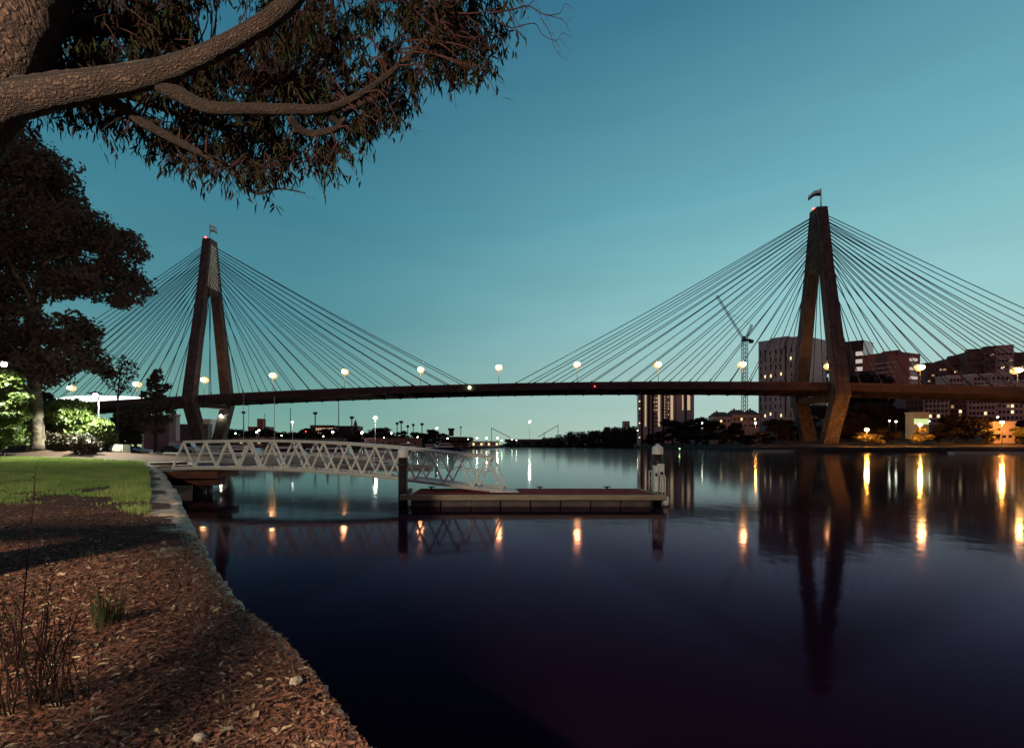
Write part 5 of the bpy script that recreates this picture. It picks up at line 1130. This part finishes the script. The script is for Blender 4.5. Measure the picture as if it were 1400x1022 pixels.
# greenish lit shed and yellow lit wall on the right shore
bd = Bld('lit_shed', 'small greenish lit shed above the amber lit tree', pxy(1249, 266), pxy(1270, 266), 3, zat(565, 266), 5, M['pale_wall']); bd.grid(4, 1, .02, .98, .55, .95, 1.7, 2.6, M['lit_green'], (), None)
bd = Bld('yellow_wall', 'pale rendered boathouse wall lit yellow by the street lamp at the right edge', pxy(1358, 242), pxy(1388, 240), 2, zat(578, 240), 5, M['cream_wall']); bd.grid(3, 1, .1, .9, .3, .6, 1.2, 1.2, M['glass'])
# tower crane
def lattice(mb, p, q, w_, n, th, side):
    p, q = Vector(p), Vector(q); d = (q - p).normalized(); s1 = Vector(side).normalized(); s2 = d.cross(s1).normalized(); cs = [(s1 * a + s2 * b) * w_ / 2 for a, b in ((-1, -1), (1, -1), (1, 1), (-1, 1))]
    for c_ in cs: mb.bar(p + c_, q + c_, th)
    for i in range(n):
        a, b = p.lerp(q, i / n), p.lerp(q, (i + 1) / n)
        for k in range(4): mb.bar(a + cs[k], b + cs[(k + 1) % 4], th * .7); mb.bar(b + cs[k], b + cs[(k + 1) % 4], th * .6)
    return mb
Y = 430; cb = PX(1017.5, Y, 2); o = thing('tower_crane', cb, 'pale luffing tower crane with raised jib between the bridge cables', 'crane')
top = P(1018, 466, Y); lattice(MB(), Vector((top.x, Y, 2)), top, 3.4, 26, .30, (1, 0, 0)).build('mast', M['crane'], o)
MB().box(top + Vector((1.2, 0, .8)), (6.5, 3.6, 1.6)).build('slewing_platform', M['dark_metal'], o); MB().box(top + Vector((-1.6, -1.6, 2.6)), (2.2, 2, 2.2)).build('cab', M['crane'], o)
jt = P(980, 404, Y); lattice(MB(), top + Vector((-1, 0, 1.6)), jt, 1.3, 22, .15, (0, 1, 0)).build('jib', M['crane'], o)
lattice(MB(), top + Vector((1, 0, 1.6)), P(1028, 444, Y), 1.4, 6, .2, (0, 1, 0)).build('frame', M['crane'], o)
MB().bar(P(1028, 444, Y), P(997, 428, Y), .12).build('rope', M['dark_metal'], o); MB().box(top + Vector((5.6, 0, -.4)), (2.6, 3, 2.6)).build('counterweight', M['dark_metal'], o)

# ------------------------------------------------------------------ shoreline trees
def far_tree_proto(k):
    o = bpy.data.objects.new('shore_tree', None); COL.objects.link(o); o.empty_display_size = .3
    mb = MB(); mb.tube([(0, 0, -.5), (.1, 0, 3), (0, .1, 6.5)], [.35, .26, .1], 6, True)
    for q in range(4):
        a = random.uniform(0, 6.28); mb.tube([(0.05, 0, 2.6 + q * .6), (math.cos(a) * 1.6, math.sin(a) * 1.6, 4.6 + q * .6)], [.14, .04], 5)
    mb.build('trunk', M['far_bark'], o); bl = []
    for q in range(13):
        a = random.uniform(0, 6.28); r = random.uniform(.4, 3.2); z = random.uniform(2.6, 8.8); rr = random.uniform(1.1, 1.9) * (1 - .035 * abs(z - 5.5))
        bl.append(((math.cos(a) * r * (1 - .06 * abs(z - 5)), math.sin(a) * r * (1 - .06 * abs(z - 5)), z), (rr, rr, rr * .72), 1))
    foliage('crown', o, bl, 420, .30, M['far_leaf'], .3); return o
protos = [far_tree_proto(k) for k in range(4)]; used = [False] * 4; tree_n = 0
def shore_tree(px, ytop, Y, zb, lab, grp, wide=1.0, leafm=None):
    global tree_n
    k = tree_n % 4; tree_n += 1
    o = protos[k] if not used[k] else copy_tree(protos[k]); used[k] = True
    o.location = PX(px, Y, zb); h = (zat(ytop, Y) - zb) / 9.9; o.scale = (h * wide, h * wide, h); o.rotation_euler.z = random.uniform(0, 6.28); tag(o, lab, 'tree', grp)
    if leafm:
        for c_ in o.children:
            if c_.name.startswith('crown'): c_.data = c_.data.copy(); c_.data.materials[0] = leafm
    return o
g1 = 'dark trees on the shore left of the right tower'; g2 = 'dark trees on the shore right of the right tower'
for px, yt, Y, lab, wd in [(905, 588, 405, 'dark tree at the left foot of the lit apartment tower', 1.4), (920, 573, 385, 'large dark round tree in front of the lit apartment tower', 1.5), (938, 582, 390, 'dark tree right of the round tree by the apartment tower', 1.3), (952, 568, 365, 'tallest dark tree right of the apartment tower', 1.5), (966, 572, 350, 'dark tree left of the gabled houses', 1.4), (984, 590, 305, 'low dark tree at the water below the houses', 1.6), (1000, 576, 320, 'dark tree in front of the left gabled house', 1.2),
                           (1012, 585, 300, 'dark tree below the crane mast', 1.3), (1045, 588, 272, 'low dark tree right of the amber lamp left of the tower', 1.4), (1062, 572, 285, 'dark tree beside the right tower base, left side', 1.4), (1072, 582, 262, 'small dark tree touching the right tower base', 1.1), (890, 592, 425, 'low dark tree at the left end of the right shore', 1.6), (1026, 593, 262, 'low dark shrub tree under the amber lamp', 1.5), (960, 592, 338, 'low dark shrub tree on the water edge right of the apartments', 1.8), (932, 596, 352, 'low dark shrub tree on the water edge before the apartments', 1.9)]:
    shore_tree(px, yt, Y, 1.6, lab, g1, wd)
for px, yt, Y, lab, wd in [(1165, 560, 275, 'dark tree right beside the right tower, under the deck', 1.4), (1188, 548, 292, 'large dark tree under the deck right of the tower', 1.5), (1208, 556, 288, 'dark tree under the deck below the balcony block', 1.4), (1232, 560, 285, 'dark tree left of the greenish lit shed', 1.2), (1150, 575, 285, 'dark tree behind the right tower legs', 1.3), (1098, 556, 305, 'tall dark tree between the lower legs of the right tower, left one', 1.3), (1114, 553, 310, 'tall dark tree between the lower legs of the right tower, middle one', 1.3), (1130, 558, 302, 'tall dark tree between the lower legs of the right tower, right one', 1.2), (1090, 580, 290, 'low dark tree seen through the right tower legs', 1.5), (1122, 580, 288, 'low dark tree behind the near lower leg of the right tower', 1.5), (1205, 585, 250, 'low dark tree between the amber lamp and the lit tree', 1.1), (1222, 588, 246, 'low dark bushy tree left of the amber lit tree', 1.3), (1283, 578, 245, 'dark tree right of the amber lit tree', 1.2),
                           (1302, 566, 252, 'broad dark tree before the pale apartments', 1.6), (1325, 568, 250, 'broad dark tree right of another before the pale apartments', 1.6), (1345, 576, 246, 'dark tree left of the yellow lit wall', 1.2), (1392, 572, 252, 'dark tree behind the yellow lit wall at the right edge', 1.4), (1418, 580, 246, 'dark tree cut by the right edge of the picture', 1.3), (1178, 510, 380, 'dark tree above the deck in front of the dark tower', 1.3), (1192, 514, 380, 'smaller dark tree above the deck under the glass block', 1.1)]:
    shore_tree(px, yt, Y, 2.4 if Y < 300 else 14, lab, g2, wd)
shore_tree(1258, 583, 233, 2.2, 'tree lit amber by the street lamp in front of it below the apartments', g2, 1.2, M['amber_lit_leaf']); shore_tree(1352, 585, 236, 2.2, 'tree lit amber left of the glowing yellow wall', g2, 1.1, M['amber_lit_leaf']); shore_tree(1395, 583, 234, 2.2, 'tree lit amber at the right edge by the yellow wall', g2, 1.2, M['amber_lit_leaf']); shore_tree(1182, 590, 237, 2.2, 'low broad tree lit amber right of the right tower', g2, 1.8, M['amber_lit_leaf']); shore_tree(1198, 592, 238, 2.2, 'small tree lit amber right of the starry lamp by the tower', g2, 1.5, M['amber_lit_leaf'])
g3 = 'dark trees along the far port shore'
ws = ['at the foot of the brick building', 'right of the brick building', 'under the thin double lamp', 'left of the white mast lamp', 'right of the white mast lamp', 'before the long lit building', 'under the long lit building', 'left of the dark hall', 'before the dark hall', 'right of the spired tower', 'left of the bright starry lamp', 'under the bright starry lamp', 'right of the bright starry lamp', 'left of the left mooring pile', 'behind the left mooring pile', 'among the port light masts', 'right of the port light masts', 'left of the wharf lamp mast', 'under the wharf lamp mast', 'left of the rounded wharf building']
for i, wt in enumerate(ws):
    px = 322 + i * 15.2 + random.uniform(-4, 4); shore_tree(px, random.uniform(583, 592), random.uniform(385, 440), 1.6, 'dark small tree on the far port shore ' + wt, g3, random.uniform(1.3, 1.9))
# distant headland wood, one mass
mb_c = []
for px in np.arange(690, 905, 2.6):
    Y = 600 - (px - 690) * .7; h = float(np.interp(px, [690, 740, 780, 830, 870, 905], [5.5, 7.5, 14, 17.5, 17, 12])) * random.uniform(.85, 1.1)
    for z in np.arange(2.5, h, 3.0): mb_c.append((tuple(PX(px + random.uniform(-2, 2), Y + random.uniform(-14, 14), z)), (3.4, 3.4, 2.4), 1))
o = foliage('headland_wood', None, mb_c, 150, .75, M['far_leaf'], .3); tag(o, 'dark distant wood covering the low headland at the middle', 'wood', kind='stuff')
mb_c = []
for px in np.arange(305, 640, 3.0):
    Y = 480 + random.uniform(-25, 25); h = float(np.interp(px, [305, 340, 420, 470, 520, 560, 640], [15, 13, 14, 12, 13, 11, 7])) * random.uniform(.75, 1.15)
    for z in np.arange(2.5, h, 3.2): mb_c.append((tuple(PX(px + random.uniform(-2, 2), Y + random.uniform(-10, 10), z)), (3.6, 3.6, 2.6), 1))
o = foliage('port_wood', None, mb_c, 110, .8, M['far_leaf'], .3); tag(o, 'dark wooded rise behind the port sheds on the far left shore', 'wood', kind='stuff')
for px, py_, Y, m_, lab in [(322, 592, 345, M['lamp_small'], 'tiny white lamp closest to the left tower on the far shore'), (385, 595, 346, M['lamp_small'], 'tiny white lamp low right of the small double lamp'), (418, 589.5, 346, M['red_light'], 'tiny reddish lamp under the left end of the long lit building'), (442, 596, 346, M['lamp_small'], 'tiny white lamp low under the long lit building'), (525, 598, 346, M['lamp_small'], 'tiny white lamp low left of the left mooring pile'), (571, 597, 346, M['lamp_small'], 'tiny white lamp low right of the left mooring pile'), (612, 599, 346, M['lamp_small'], 'tiny white lamp at the rounded wharf building'), (640, 600, 346, M['green_light'], 'tiny greenish lamp between the rounded building and pale sheds'), (700, 601, 500, M['lamp_small'], 'tiny white lamp at the left end of the old swing bridge'), (706, 601.5, 500, M['lamp_small'], 'tiny white lamp second along the old swing bridge')]:
    mast_lamp(px, py_, Y, m_, .4, lab, 1.0, 'small_lamp')
# low quay along the right shore, a floating jetty and a marker
slab('stone_quay', 'low dark stone quay along the right shore below the amber lamps', 'quay', Vector((PX(1085, 219).x, 219, 0)), Vector((PX(1420, 187).x, 187, 0)), 4, -1, 1.35, M['wallstone'])
slab('floating_jetty', 'low pale floating jetty at the foot of the right tower', 'jetty', PX(1030, 228), PX(1140, 214), 3, -.2, .8, M['pale_concrete'])
slab('floating_jetty', 'long pale grey floating jetty at the right edge of the water', 'jetty', PX(1300, 176), PX(1460, 170), 3, -.2, .7, M['pale_concrete'])
mast_lamp(929, 613, 200, M['green_light'], .22, 'small white post with green light standing in the water before the dark trees', -.5, 'channel_marker', polem=M['white_paint'])
mast_lamp(1030, 620, 168, M['lamp_small'], .12, 'tiny white marker light on a stake in the water left of the right tower', -.5, 'channel_marker', polem=M['white_paint'])
for k in range(4):
    if not used[k]: bpy.data.objects.remove(protos[k])
